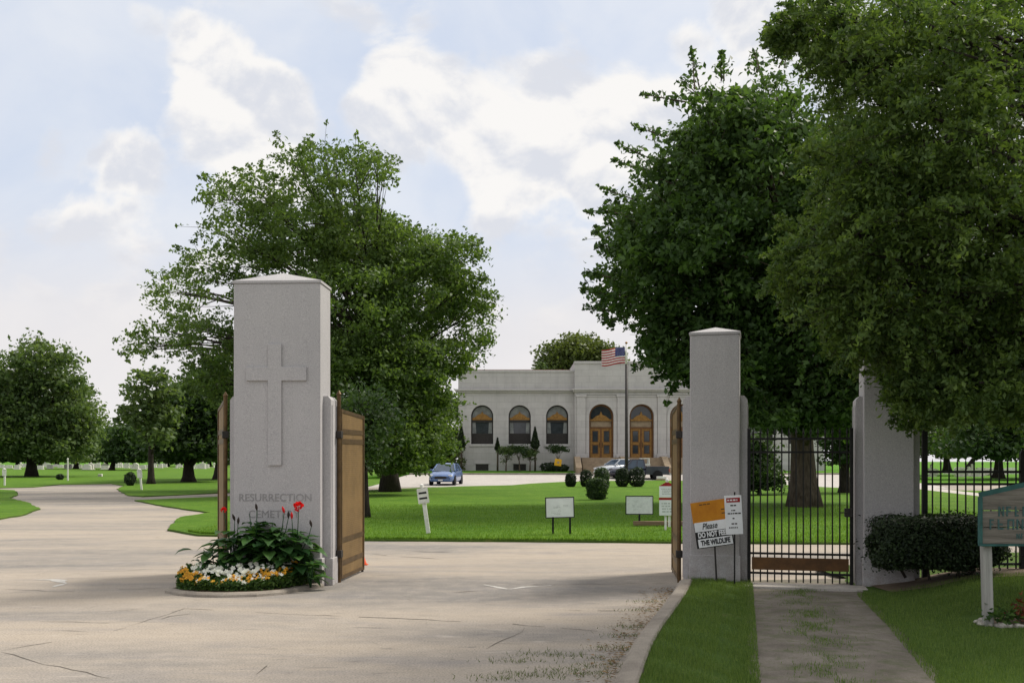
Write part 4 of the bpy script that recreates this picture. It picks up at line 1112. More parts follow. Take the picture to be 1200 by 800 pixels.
for i in range(62):
    px = rr.choice([-10, 20, 45, 80, 105, 150, 190, 235])+rr.gauss(0, 13); D = rr.uniform(190, 285)
    stone((px-600)/FPX*D, D, 0, 1.25, 'headstones in the far rows at the left', 'pale headstone in the far rows beyond the bright left lawn')
for i in range(26):
    px = 1082+rr.random()*150; D = rr.uniform(105, 135)
    stone((px-600)/FPX*D, D, 0, .95, 'headstones behind the picket fence', 'pale headstone in the row seen through the picket fence')

# ------------------------------------------------------------------ chapel building
BD = 97.0; K = BD/FPX; GZ = .76
def bx_(px): return (px-600)*K
def bz_(py): return CAM_H-(py-HOR)*K
bld = empty('chapel', (bx_(751), BD, GZ), 0, 'long grey limestone building with arched windows and three golden doors', 'building')
OX = bx_(751)
def bay(mb, x0, x1, z0, z1, xc, w, zs, zsp, y, rev, mat, n=14):
    arch = [(xc-w*math.cos(PI*i/n), zsp+w*math.sin(PI*i/n)) for i in range(n+1)]
    def f(pts): mb.face([(x, y, z) for x, z in pts], mat)
    f([(x0, z0), (xc-w, z0), (xc-w, zsp), (x0, zsp)]); f([(xc+w, z0), (x1, z0), (x1, zsp), (xc+w, zsp)])
    if zs > z0: f([(xc-w, z0), (xc+w, z0), (xc+w, zs), (xc-w, zs)])
    half = n//2
    f([(x0, zsp)]+arch[:half+1]+[(xc, z1), (x0, z1)]); f(arch[half:]+[(x1, zsp), (x1, z1), (xc, z1)])
    ring = [(xc-w, zs)]+arch+[(xc+w, zs)]
    for a, b in zip(ring, ring[1:]): mb.face([(a[0], y, a[1]), (a[0], y+rev, a[1]), (b[0], y+rev, b[1]), (b[0], y, b[1])], mat)
    mb.face([(xc-w, y, zs), (xc+w, y, zs), (xc+w, y+rev, zs), (xc-w, y+rev, zs)], mat)
def arch_poly(xc, w, zs, zsp, n=14): return [(xc-w, zs), (xc+w, zs)]+[(xc+w*math.cos(PI*i/n), zsp+w*math.sin(PI*i/n)) for i in range(0, n+1)]
def ring_band(mb, xc, w0, w1, zs, zsp, y0, y1, mat, n=16):
    """arched moulding between half-widths w0 and w1"""
    a = [(xc-w0, zs)]+[(xc-w0*math.cos(PI*i/n), zsp+w0*math.sin(PI*i/n)) for i in range(n+1)]+[(xc+w0, zs)]
    b = [(xc-w1, zs)]+[(xc-w1*math.cos(PI*i/n), zsp+w1*math.sin(PI*i/n)) for i in range(n+1)]+[(xc+w1, zs)]
    for i in range(len(a)-1):
        mb.face([(a[i][0], y0, a[i][1]), (a[i+1][0], y0, a[i+1][1]), (b[i+1][0], y0, b[i+1][1]), (b[i][0], y0, b[i][1])], mat)
        mb.face([(b[i][0], y0, b[i][1]), (b[i+1][0], y0, b[i+1][1]), (b[i+1][0], y1, b[i+1][1]), (b[i][0], y1, b[i][1])], mat)
        mb.face([(a[i][0], y0, a[i][1]), (a[i][0], y1, a[i][1]), (a[i+1][0], y1, a[i+1][1]), (a[i+1][0], y0, a[i+1][1])], mat)
T = lambda px: bx_(px)-OX
Z = lambda py: bz_(py)-GZ
zcor, zpar, zcp = Z(459), Z(433.5), Z(424)
wz0, wzs, wzt = Z(520), Z(487.5), Z(474.5)
ww = 13*K
L0, L1 = T(537), T(673); C0, C1 = T(673), T(829); R0, R1 = T(829), T(965)
def window(xc, yf):
    wn = None
    mb = MB(); ring_band(mb, xc, ww-.10, ww, wz0, wzs, yf+.30, yf+.42, 'dark_trim'); mb.box((xc-ww, yf+.30, wz0), (xc+ww, yf+.42, wz0+.10), 'dark_trim'); mb.box((xc-ww+.1, yf+.29, Z(494.5)), (xc+ww-.1, yf+.42, Z(492.3)), 'dark_trim')
    wn = mb.build('window', bld)
    mb = MB(); mb.face([(x, yf+.40, z) for x, z in arch_poly(xc, ww-.08, wz0+.08, wzs)], 'window_glass'); mb.build('pane', wn)
    mb = MB(); zt = Z(491.8)
    mb.face([(x, yf+.395, z) for x, z in arch_poly(xc, ww-.12, zt, wzs)], 'drape')
    mb.face([(xc-ww+.12, yf+.394, Z(508)), (xc-ww+.50, yf+.394, Z(508)), (xc-ww+.42, yf+.394, Z(494.5)), (xc-ww+.12, yf+.394, Z(494.5))], 'drape'); mb.face([(xc+ww-.5, yf+.394, Z(508)), (xc+ww-.12, yf+.394, Z(508)), (xc+ww-.12, yf+.394, Z(494.5)), (xc+ww-.42, yf+.394, Z(494.5))], 'drape')
    mb.build('curtain', wn)
    mb = MB(); mb.box((xc-ww+.12, yf+.27, zt), (xc+ww-.12, yf+.38, zt+.22), 'gold'); q = [(xc-ww*.72, zt+.22), (xc+ww*.72, zt+.22), (xc+ww*.4, zt+.5), (xc+.12, zt+.62), (xc, zt+.85), (xc-.12, zt+.62), (xc-ww*.4, zt+.5)]
    mb.add([(a, yf+.28, b) for a, b in q]+[(a, yf+.37, b) for a, b in q], [tuple(range(7))]+[(i, 7+i, 7+(i+1) % 7, (i+1) % 7) for i in range(7)], 'gold'); mb.build('ornament', wn)
    mb = MB(); mb.box((xc-ww+.12, yf+.33, wz0+.1), (xc+ww-.12, yf+.385, Z(507.5)), 'dark_trim'); mb.build('lower_panel', wn)
    mb = MB(); mb.box((xc-ww-.18, yf-.10, wz0-.22), (xc+ww+.18, yf+.30, wz0-.002), 'limestone'); mb.build('sill', wn)
    mb = MB(); ring_band(mb, xc, ww+.003, ww+.26, wz0+.002, wzs, yf-.05, yf+.004, 'limestone'); mb.build('surround', wn)
    return wn
yf = 0
mb = MB()
wx = [T(565), T(609), T(653)]; rx = [T(849), T(893), T(937)]
for xs, a, b in ((wx, L0, L1), (rx, R0, R1)):
    ed = [a, (xs[0]+xs[1])/2, (xs[1]+xs[2])/2, b]
    for i in range(3): bay(mb, ed[i], ed[i+1], -.3, zcor, xs[i], ww, wz0, wzs, yf, .45, 'limestone')
dw, dzs, dz0 = 14.3*K, Z(488), Z(536)
dx = [T(704), T(751), T(798)]; ed = [C0, T(727.5), T(774.5), C1]; yc = -.7
for i in range(3): bay(mb, ed[i], ed[i+1], -.3, zcor, dx[i], dw, dz0, dzs, yc, .8, 'limestone')
DP = 16
for xx in (L0, R1): mb.face([(xx, 0, -.3), (xx, DP, -.3), (xx, DP, zcor), (xx, 0, zcor)], 'limestone')
for xx in (C0, C1): mb.face([(xx, yc, -.3), (xx, .0, -.3), (xx, .0, zcor), (xx, yc, zcor)], 'limestone')
mb.face([(L0, DP, -.3), (R1, DP, -.3), (R1, DP, zcor), (L0, DP, zcor)], 'limestone')
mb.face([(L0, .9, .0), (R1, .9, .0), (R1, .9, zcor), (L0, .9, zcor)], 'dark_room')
wall = mb.build('wall', bld)
mb = MB()
for a, b, y in ((L0, C0, 0), (C1, R1, 0)):
    mb.box((a, y+.02, zcor+.25), (b, y+.5, zpar-.22), 'limestone'); mb.box((a-.04, y-.06, zpar-.22), (b, y+.56, zpar), 'limestone', None, .03)
mb.box((C0, yc+.02, zcor+.25), (C1, yc+.6, zcp-.26), 'limestone'); mb.box((C0-.06, yc-.06, zcp-.26), (C1+.06, yc+.66, zcp), 'limestone', None, .03)
for xx in (L0, R1-.5): mb.box((xx, .5, zcor+.25), (xx+.5, DP, zpar-.004), 'limestone')
for xx in (C0, C1-.5): mb.box((xx, yc+.6, zcor+.25), (xx+.5, DP, zcp-.004), 'limestone')
mb.box((L0, DP-.5, zcor+.25), (R1, DP, zpar-.01), 'limestone')
mb.build('parapet', bld)
mb = MB()
for a, b, y in ((L0-.35, C0-.02, 0), (C1+.02, R1+.35, 0), (C0-.3, C1+.3, yc)):
    mb.box((a, y-.38, zcor+.10), (b, y+.5, zcor+.25), 'limestone', None, .03); mb.box((a+.12, y-.2, zcor-.06), (b-.12, y+.4, zcor+.10), 'limestone', None, .02)
mb.build('cornice', bld)
mb = MB(); mb.box((L0+.1, .6, zcor+.2), (R1-.1, DP-.1, zcor+.3), 'roof_gravel'); mb.box((L0+1.6, 1.2, zpar-.3), (C0-.3, 2.2, zpar+.16), 'roof_red'); mb.build('roof', bld)
mb = MB(); mb.lathe([(.75, zpar-.002), (.8, zpar+.18), (.62, zpar+.42), (.25, zpar+.6), (.02, zpar+.66)], 'limestone', 14, Matrix.Translation((L0+.95, .55, 0))); mb.build('corner_ornament', bld, True)
mb = MB(); mb.box((L0-.08, -.10, -.3), (C0-.02, .02, Z(543)), 'limestone', None, .02); mb.box((C1+.02, -.10, -.3), (R1+.08, .02, Z(543)), 'limestone', None, .02); mb.build('plinth', bld)
for p_ in (680.5, 727.5, 774.5, 821.5):
    mb = MB(); x = T(p_); hw = 5*K
    mb.box((x-hw, yc-.16, -.3), (x+hw, yc+.02, zcor-.55), 'limestone', None, .02); mb.box((x-hw-.1, yc-.22, zcor-.55), (x+hw+.1, yc+.02, zcor-.30), 'limestone', None, .02); mb.box((x-hw-.12, yc-.24, -.3), (x+hw+.12, yc+.02, Z(532)), 'limestone', None, .02)
    mb.build('pilaster', bld)
mb = MB(); mb.box((C0+.3, yc-.10, zcor-.295), (C1-.3, yc+.02, zcor-.17), 'limestone'); mb.build('architrave', bld)
for xc in dx: 
    mb = MB(); mb.box((xc-1.45, yc-.075, zcor-.52), (xc+1.45, yc+.01, zcor-.40), 'dark_trim' if False else 'limestone'); mb.build('panel_moulding', bld)
for p_ in wx+rx: window(p_, 0)
for i, x in enumerate((T(565), T(609), T(893))):
    mb = MB(); mb.box((x-.62, -.11, Z(551)), (x+.62, -.04, Z(543.4)), 'dark_trim'); v = mb.build('basement_vent', bld)
    mb = MB(); mb.box((x-.75, -.16, Z(543.3)), (x+.75, .0, Z(542)), 'limestone'); mb.build('lintel', v)
for xc in dx:
    zt0, zt1 = Z(502.5), Z(492); y = yc+.5
    mb = MB(); ring_band(mb, xc, dw-.16, dw, dz0, dzs, y-.02, y+.2, 'door_wood'); mb.box((xc-dw+.16, y-.02, zt0), (xc+dw-.16, y+.2, zt0+.18), 'door_wood'); mb.box((xc-dw+.16, y-.03, zt1-.1), (xc+dw-.16, y+.2, zt1+.06), 'gold'); mb.box((xc-.07, y-.04, dz0), (xc+.07, y+.2, zt0), 'door_wood')
    fr = mb.build('door_frame', bld)
    mb = MB(); mb.face([(x, y+.16, z) for x, z in arch_poly(xc, dw-.14, zt0+.1, dzs)], 'window_glass'); mb.build('pane', fr)
    mb = MB(); mb.face([(x, y+.14, z) for x, z in ((xc-dw+.2, zt0+.2), (xc+dw-.2, zt0+.2), (xc+dw-.2, zt1-.12), (xc-dw+.2, zt1-.12))], 'tan_stone'); mb.build('transom_panel', fr)
    mb = MB(); q = [(xc-dw*.72, zt1+.06), (xc+dw*.72, zt1+.06), (xc+dw*.4, zt1+.38), (xc+.14, zt1+.5), (xc, zt1+.85), (xc-.14, zt1+.5), (xc-dw*.4, zt1+.38)]
    mb.add([(a, y-.02, b) for a, b in q]+[(a, y+.1, b) for a, b in q], [tuple(range(7))]+[(i, 7+i, 7+(i+1) % 7, (i+1) % 7) for i in range(7)], 'gold'); mb.build('ornament', fr)
    for s in (-1, 1):
        a, b = (xc-dw+.16, xc-.07) if s < 0 else (xc+.07, xc+dw-.16); m = (a+b)/2; hw = (b-a)/2
        mb = MB(); mb.box((a+.01, y+.05, dz0), (b-.01, y+.12, zt0), 'door_wood')
        for z0, z1 in ((dz0, dz0+.35), (dz0+1.25, dz0+1.5), (zt0-.16, zt0)): mb.box((a+.02, y+.01, z0), (b-.02, y+.05, z1), 'gold')
        for xx in (a+.01, b-.17): mb.box((xx, y+.008, dz0), (xx+.16, y+.05, zt0), 'gold')
        d = mb.build('door', bld)
        mb = MB()
        for z0, z1 in ((dz0+.42, dz0+1.18), (dz0+1.57, zt0-.22)): mb.box((m-hw*.5, y+.03, z0), (m+hw*.5, y+.055, z1), 'window_glass')
        mb.build('pane', d)
        mb = MB(); mb.tube([(b-.08 if s < 0 else a+.08, y-.04, dz0+1.0), (b-.08 if s < 0 else a+.08, y-.04, dz0+1.5)], .02, 'dark_trim', 6); mb.build('handle', d)
    mb = MB(); ring_band(mb, xc, dw+.003, dw+.3, dz0, dzs, yc-.06, yc+.004, 'limestone'); mb.build('surround', fr)
mb = MB()
for i in range(8):
    z1 = dz0-.003-i*(dz0+.2)/8; mb.box((C0+.6, yc-1.1-i*.36, -.3), (C1-.6, yc-.24-.0, z1), 'tan_stone')
mb.build('steps', bld)
for x in (C0+.15, T(727.5), T(774.5), C1-.15):
    mb = MB(); q = [(yc-.245, -.3), (yc-4.0, -.3), (yc-4.0, .35), (yc-1.5, dz0+.1), (yc-.245, dz0+.1)]; k = 5
    mb.add([(x-.28, a, b) for a, b in q]+[(x+.28, a, b) for a, b in q], [tuple(range(k)), tuple(range(2*k-1, k-1, -1))]+[(i, k+i, k+(i+1) % k, (i+1) % k) for i in range(k)], 'tan_stone'); mb.build('stair_wall', bld)

# yellow sign by the windows
v = P(652.5, 540, 94.2); s = empty('yellow_sign', (v.x, 94.2, .70), R(10), 'tilted yellow sign board standing among low dark shrubs', 'sign')
mb = MB(); mb.box((-.34, -.03, .55), (.34, .03, 1.2), 'sign_yellow', Matrix.Rotation(R(8), 4, 'Y'), .03); mb.box((-.10, -.04, .78), (.12, -.028, .98), 'tan_stone', Matrix.Rotation(R(8), 4, 'Y')); mb.build('board', s)
mb = MB(); mb.box((-.04, .03, -.1), (.04, .08, .8), 'dark_trim'); mb.build('post', s)
for i, (px, h, w) in enumerate(((645, .42, .9), (657, .32, .8))):
    v = P(px, 550, 94.6); bush('shrub', ['low dark shrub left of the yellow sign', 'low dark shrub right of the yellow sign'][i], (v.x, 94.7, .72), w, .5, h, 1600, .14, 'leaf_hedge', 80+i, p=2.5)
# ------------------------------------------------------------------ flagpole and flag
FD = 85.0
v = P(734, 560, FD)
fp = empty('flagpole', (v.x, FD, .05), 0, 'tall dark flagpole in front of the golden doors', 'flagpole')
ht = P(734, 403, FD).z
mb = MB(); mb.tube([(0, 0, -.1), (0, 0, 3), (0, 0, ht*.85)], [.15, .13, .10], 'dark_trim', 10); mb.tube([(0, 0, ht*.85), (0, 0, ht-.05)], [.10, .06], 'white_paint', 10); mb.build('pole', fp, True)
mb = MB(); mb.lathe([(.03, ht-.06), (.12, ht+.03), (.12, ht+.08), (.02, ht+.16)], 'gold', 10); mb.build('finial', fp, True)
mb = MB(); mb.tube([(.13, -.1, 1.2), (.13, -.1, ht*.87)], .012, 'dark_trim', 4); mb.build('halyard', fp)
mb = MB(); NX, NY = 26, 13; fw, fh = 2.1, 1.36; ztop = P(734, 406, FD).z-.05
def fpt(i, j):
    u = i/NX; w_ = j/NY
    x = -.12-u*fw*.94; y = .16*math.sin(u*7.5+w_*1.1)*min(1, u*2.2); z = ztop-w_*fh-u*.22+.05*math.sin(u*6)-.05*math.sin(u*3)*w_
    return (x, y, z)
for i in range(NX):
    for j in range(NY):
        m = 'flag_blue' if (i < 11 and j < 7) else ('flag_red' if j % 2 == 0 else 'flag_white')
        mb.face([fpt(i, j), fpt(i, j+1), fpt(i+1, j+1), fpt(i+1, j)], m)
for r in range(9):
    for c in range(6 if r % 2 == 0 else 5):
        u = (.6+c*1.75+(0 if r % 2 == 0 else .87)); w_ = .4+r*.72
        a, b, c_, d = fpt(u, w_), fpt(u, w_+.26), fpt(u+.42, w_+.26), fpt(u+.42, w_)
        for s in (-.006, .006): mb.face([(p[0], p[1]+s, p[2]) for p in (a, b, c_, d)], 'flag_white')
fl = mb.build('flag', None, True); fl.location = (v.x, FD, 0)
tag(fl, 'flag with red and white stripes and starred blue canton flying from the pole', 'flag')
sol = fl.modifiers.new('s', 'SOLIDIFY'); sol.thickness = .004

# ------------------------------------------------------------------ vehicles
def wheel(root, x, y, r, w):
    M = Matrix.Translation((x, y, r)) @ Matrix.Rotation(R(90), 4, 'X')
    mb = MB(); mb.lathe([(r*.62, -w/2), (r*.95, -w/2), (r, -w*.35), (r, w*.35), (r*.95, w/2), (r*.62, w/2)], 'tyre', 20, M); wh = mb.build('wheel', root, False)
    mb = MB(); s = 1 if y < 0 else -1
    mb.lathe([(r*.63, -w*.3), (r*.63, s*w*.48), (r*.5, s*w*.40), (r*.2, s*w*.46), (r*.02, s*w*.47)], 'rim', 18, M); mb.build('rim', wh)
def loft(mb, secs, mat, closed_ends=True):
    n = len(secs[0]); vs = [p for s in secs for p in s]; fs = []
    for i in range(len(secs)-1):
        for k in range(n): fs.append((i*n+k, i*n+(k+1) % n, (i+1)*n+(k+1) % n, (i+1)*n+k))
    fs += [tuple(range(n-1, -1, -1)), tuple(range((len(secs)-1)*n, len(secs)*n))]
    mb.add(vs, fs, mat)
def body_sec(x, z0, z1, hw):
    return [(x, -hw*.9, z0), (x, -hw, z0+.14), (x, -hw*1.01, (z0+z1)/2), (x, -hw*.97, z1-.08), (x, -hw*.86, z1), (x, 0, z1+.035), (x, hw*.86, z1), (x, hw*.97, z1-.08), (x, hw*1.01, (z0+z1)/2), (x, hw, z0+.14), (x, hw*.9, z0)]
def car(label, paint, loc, rz, cat='car'):
    """front is +x"""
    c = empty('parked_car', loc, rz, label, cat)
    mb = MB(); loft(mb, [body_sec(*s) for s in ((-2.12, .42, .86, .70), (-2.02, .3, .97, .82), (-1.5, .24, 1.0, .87), (-.4, .22, .98, .885), (.75, .22, .96, .885), (1.35, .23, .90, .87), (1.85, .27, .78, .82), (2.08, .34, .66, .70), (2.14, .42, .58, .60))], paint); mb.build('body', c, True)
    bz, rzf = .97, 1.50
    b = [(-1.85, .76), (.88, .80)]; r = [(-1.25, .58), (.12, .60)]
    B = lambda i, s: Vector((b[i][0], s*b[i][1], bz)); T_ = lambda i, s: Vector((r[i][0], s*r[i][1], rzf-.03))
    def glass(name, pts):
        mb = MB(); cen = sum(pts, Vector())/len(pts); mb.face([p+(cen-p)*.05 for p in pts], 'car_glass'); return mb.build(name, c)
    glass('windscreen', [B(1, -1), B(1, 1), T_(1, 1), T_(1, -1)]); glass('rear_window', [B(0, 1), B(0, -1), T_(0, -1), T_(0, 1)])
    for s in (-1, 1):
        md = lambda t: B(0, s).lerp(B(1, s), t); mt = lambda t: T_(0, s).lerp(T_(1, s), t)
        glass('side_window', [B(0, s), md(.5), mt(.5), T_(0, s)]); glass('side_window', [md(.5), B(1, s), T_(1, s), mt(.5)])
    mb = MB()
    loft(mb, [[(x, -w, z), (x, -w*.8, z+h), (x, 0, z+h*1.3), (x, w*.8, z+h), (x, w, z)] for x, w, z, h in ((-1.27, .57, rzf-.05, .02), (-.9, .61, rzf-.05, .06), (-.3, .62, rzf-.05, .07), (.14, .61, rzf-.05, .02))], paint)
    for s in (-1, 1):
        for a, e in ((B(0, s), T_(0, s)), (B(1, s), T_(1, s)), (B(0, s).lerp(B(1, s), .5), T_(0, s).lerp(T_(1, s), .5))): mb.bar(a, e, .075, .06, paint, (0, 1, 0))
        mb.bar(B(0, s), B(1, s), .04, .05, paint); mb.bar(T_(0, s), T_(1, s), .05, .05, paint)
    mb.build('roof', c)
    mb = MB(); mb.box((-1.7, -.7, .9), (.7, .7, .97), 'dark_room')
    for y in (-.38, .38): mb.box((-.5, y-.22, .9), (-.35, y+.22, 1.38), 'dark_trim', None, .04)
    mb.build('seats', c)
    mb = MB(); mb.box((2.06, -.42, .46), (2.15, .42, .62), 'dark_trim', None, .02); mb.build('grille', c)
    mb = MB(); mb.box((1.98, -.72, .30), (2.17, .72, .42), paint, None, .04); bp = mb.build('bumper', c)
    mb = MB(); mb.box((2.165, -.16, .33), (2.18, .16, .42), 'sign_white'); mb.build('number_plate', bp)
    for s in (-1, 1):
        mb = MB(); mb.box((1.78, s*.66-.15, .60), (2.07, s*.66+.12, .74), 'headlight', None, .04); mb.build('headlight', c)
        mb = MB(); mb.box((.62, s*.92-.09, .99), (.74, s*.92+.09, 1.12), paint, None, .03); mb.build('mirror', c)
        mb = MB(); mb.box((-2.1, s*.66-.1, .72), (-1.98, s*.66+.1, .92), 'sign_red', None, .02); mb.build('tail_light', c)
        for x in (-1.3, 1.3): 
            wheel(c, x, s*.80, .32, .2)
            mb = MB(); mb.lathe([(.37, -.02), (.37, .02)], 'dark_room', 18, Matrix.Translation((x, s*.872, .33)) @ Matrix.Rotation(R(90), 4, 'X')); mb.build('wheel_arch', c)
    return c
x, D = G(520.5, 569.3)
car('blue car seen from the front on the drive', 'paint_blue', (x, D+2.2, .03), R(-97))
v = P(716, 552, 90)
car('pale silver car partly hidden behind the clipped bushes', 'paint_silver', (v.x+.6, 90.3, .37), R(-150))
# pickup, tail to the right
v = P(748, 563, 87.6)
c = empty('pickup_truck', (v.x, 87.6, .02), R(180), 'dark navy pickup truck with its tail to the right behind bushes', 'pickup')
mb = MB(); loft(mb, [body_sec(*s) for s in ((-.55, .42, 1.04, .9), (.9, .42, 1.04, .9), (1.6, .42, 1.0, .9), (2.4, .45, .95, .86), (2.62, .5, .85, .74))], 'paint_navy'); mb.build('body', c, True)
mb = MB()
mb.box((-2.55, -.9, .5), (-.56, -.82, 1.22), 'paint_navy', None, .02); mb.box((-2.55, .82, .5), (-.56, .9, 1.22), 'paint_navy', None, .02); mb.box((-2.55, -.82, .5), (-.56, .82, .66), 'paint_navy'); mb.box((-.62, -.82, .66), (-.56, .82, 1.2), 'paint_navy')
mb.build('cargo_bed', c)
mb = MB(); mb.box((-2.60, -.81, .55), (-2.55, .81, 1.2), 'paint_navy', None, .012); mb.build('tailgate', c)
mb = MB(); mb.box((-2.74, -.85, .46), (-2.61, .85, .58), 'rim', None, .02); mb.build('bumper', c)
b = [(-.5, .82), (1.25, .82)]; r = [(-.38, .66), (.62, .66)]; bz, rzf = 1.05, 1.78
B = lambda i, s: Vector((b[i][0], s*b[i][1], bz)); T_ = lambda i, s: Vector((r[i][0], s*r[i][1], rzf))
for nm, pts in (('windscreen', [B(1, -1), B(1, 1), T_(1, 1), T_(1, -1)]), ('rear_window', [B(0, 1), B(0, -1), T_(0, -1), T_(0, 1)]), ('side_window', [B(0, 1), B(1, 1), T_(1, 1), T_(0, 1)]), ('side_window', [B(0, -1), B(1, -1), T_(1, -1), T_(0, -1)])):
    mb = MB(); mb.face(pts, 'car_glass'); mb.build(nm, c)
mb = MB(); mb.box((-.42, -.68, rzf-.02), (.66, .68, rzf+.06), 'paint_navy', None, .03)
for s in (-1, 1):
    for i in (0, 1): mb.bar(B(i, s), T_(i, s), .10, .08, 'paint_navy', (0, 1, 0))
    mb.bar(B(0, s).lerp(B(1, s), .42), T_(0, s).lerp(T_(1, s), .55), .08, .07, 'paint_navy', (0, 1, 0))
mb.build('cab_roof', c)
for s in (-1, 1):
    for x in (-1.58, 1.75): 
        wheel(c, x, s*.82, .38, .24)
        mb = MB(); mb.lathe([(.45, -.02), (.45, .02)], 'dark_room', 18, Matrix.Translation((x, s*.905, .42)) @ Matrix.Rotation(R(90), 4, 'X')); mb.build('wheel_arch', c)
    mb = MB(); mb.box((-2.62, s*.82-.07, .75), (-2.54, s*.82+.07, 1.0), 'sign_red', None, .01); mb.build('tail_light', c)
    mb = MB(); mb.box((1.05, s*1.0-.1, 1.08), (1.17, s*1.0+.1, 1.28), 'paint_navy', None, .03); mb.build('mirror', c)
    mb = MB(); mb.box((2.5, s*.62-.15, .66), (2.65, s*.62+.12, .82), 'headlight', None, .03); mb.build('headlight', c)
# white rack in the bed and boards on the ground
v = P(754, 540, 88.2)
s = empty('ladder_rack', (v.x, 87.6, .70), 0, 'white painted rack standing in the pickup bed', 'rack')
for x in (-.35, .35):
    for y in (-.5, .5): mb = MB(); mb.box((x-.05, y-.05, 0), (x+.05, y+.05, 1.2), 'white_paint'); mb.build('upright', s)
for lo, hi in (((-.95, -.60, .62), (.45, -.551, .78)), ((-.95, .551, .62), (.45, .60, .78)), ((-.4, -.55, 1.201), (.4, .55, 1.26))): mb = MB(); mb.box(lo, hi, 'white_paint'); mb.build('rail', s)
v = P(774, 562, 86.5); mb = MB(); mb.box((-.42, -.4, 0), (.42, .4, .10), 'tan_stone', None, .01); mb.box((-.38, -.36, .101), (.38, .36, .3), 'white_paint', None, .02)
o_ = tag(mb.build('crate', None), 'low white and orange crate on the grass behind the pickup tail', 'crate'); o_.location = (v.x, 86.0, .08)

# ------------------------------------------------------------------ clipped bushes on the lawn
for i, (px, pyb, pyt, w, lab) in enumerate([(668.5, 571, 555.5, 12, 'leftmost clipped dark bush of the row before the pickup'), (686.5, 571, 552, 13, 'clipped dark bush second from left in the row'),
        (705, 576, 549.5, 17, 'tall clipped bush just behind the largest front bush'), (699, 586.5, 562, 23, 'largest clipped bush standing nearest on the lawn'),
        (729, 571, 549.5, 15, 'clipped dark bush just below the flagpole'), (746, 571, 549.5, 18, 'rightmost clipped dark bush beside the pickup wheel')]):
    x, D = G(px, pyb); k = D/FPX
    bush('bush', lab, (x, D, .07), w*k/2, w*k/2, (pyb-pyt)*k/2, 3200, .09, 'leaf_hedge' if i not in (2, 3) else 'leaf_dark', 90+i, p=3.2, wob=.07)

# ------------------------------------------------------------------ ornamental trees along the building front
for i, (px, top, bot, w, lab) in enumerate([(540.5, 496, 551, 11, 'narrow dark cone tree on a bare stem at the building corner'), (583, 513, 551, 7, 'smallest dark cone tree between the first two windows'), (627, 500, 551, 12, 'dark cone tree on a bare stem between the second and third windows')]):
    D = 95.2; k = D/FPX; v = P(px, bot, D); gz = .73; hh = (552-top)*k
    c0 = (552-(525 if i != 1 else 528))*k
    rg = np.random.default_rng(100+i); n = 2600
    root = empty('cone_tree', (v.x, D, gz), 0, lab, 'tree')
    t = rg.random(n)**1.4; ang = rg.random(n)*2*PI; rad = w*k/2*np.minimum(1, (1-t)*1.15)*np.minimum(1, .35+t*5)*(.55+.45*rg.random(n))
    q = np.stack([np.cos(ang)*rad, np.sin(ang)*rad, c0+(hh-c0)*t], 1)
    np_mesh('crown', leaf_quads(q, .16, rg, .2), 4, 'leaf_hedge', rg.random(n), root)
    mb = MB(); mb.tube([(0, 0, -.1), (.03, 0, c0), (0, 0, hh*.8)], [.10, .08, .03], 'bark', 7); mb.build('trunk', root, True)
for i, (px, top, w, lab, mt) in enumerate([(593, 522, 22, 'grey-green vase-shaped ornamental tree below the first window', 'leaf_far'), (609, 521, 20, 'flat-topped ornamental tree below the middle window', 'leaf_dark'), (621, 524, 18, 'thin ornamental tree with bare forked stems', 'leaf_far'), (655, 521, 21, 'flat-topped dark tree behind the yellow sign', 'leaf_dark')]):
    D = 95.0; k = D/FPX; v = P(px, 551, D); rg = random.Random(i)
    lobes = []
    for j in range(5):
        lobes.append((v.x+rg.uniform(-.5, .5)*w*k*.8, D+rg.uniform(-.5, .5), P(px, top+4+rg.uniform(-1, 3), D).z, w*k*.22, 1))
    if i in (0, 2):
        for j in range(4): lobes.append((v.x+rg.uniform(-.4, .4)*w*k*.8, D+rg.uniform(-.5, .5), P(px, top+rg.uniform(7, 17), D).z, w*k*.16, .6))
    make_tree('ornamental_tree', lab, (v.x, D, .73), lobes, .09, .15, 1500, mt, 'bark', 110+i, .18, clumps_per=7, trunk_top=1.2, cat='tree')

# ------------------------------------------------------------------ trees
T1D = 53.6
l1 = [(375, 195, 36, .32), (345, 188, 26, .28), (410, 205, 38, .4), (300, 225, 38, .3), (262, 225, 22, .22), (440, 200, 22, .3), (265, 275, 36, .28), (350, 270, 58, .9), (415, 280, 60, 1.3), (240, 315, 32, .28), (465, 285, 36, .8), (520, 300, 36, .6), (300, 320, 46, .6), (210, 345, 34, .28), (192, 388, 32, .26), (165, 405, 18, .22), (240, 395, 38, .4), (540, 345, 34, .55), (480, 350, 66, 1.4), (400, 365, 78, 1.4), (552, 392, 26, .4), (530, 412, 34, .7), (562, 365, 20, .3), (552, 298, 16, .3), (300, 430, 58, 1.1), (480, 430, 56, 1.3), (420, 440, 70, 1.3), (240, 440, 30, .7), (495, 480, 40, 1.2), (500, 520, 34, 1.2), (455, 510, 50, 1.3), (410, 515, 40, 1.2), (470, 545, 26, 1.1)]
x, D = G(457, 577)
make_tree('large_tree', 'large spreading green tree behind the cross pillar', (x, T1D, 0), px_lobes(T1D, l1, 7.5, 2, 370, 215, 2), .46, .215, 150000, 'leaf_oak', 'bark_dark', 2, .33, zmin=.9, sprays=7, spray_n=20, clumps_per=30, trunk_top=8.5, up=.4)
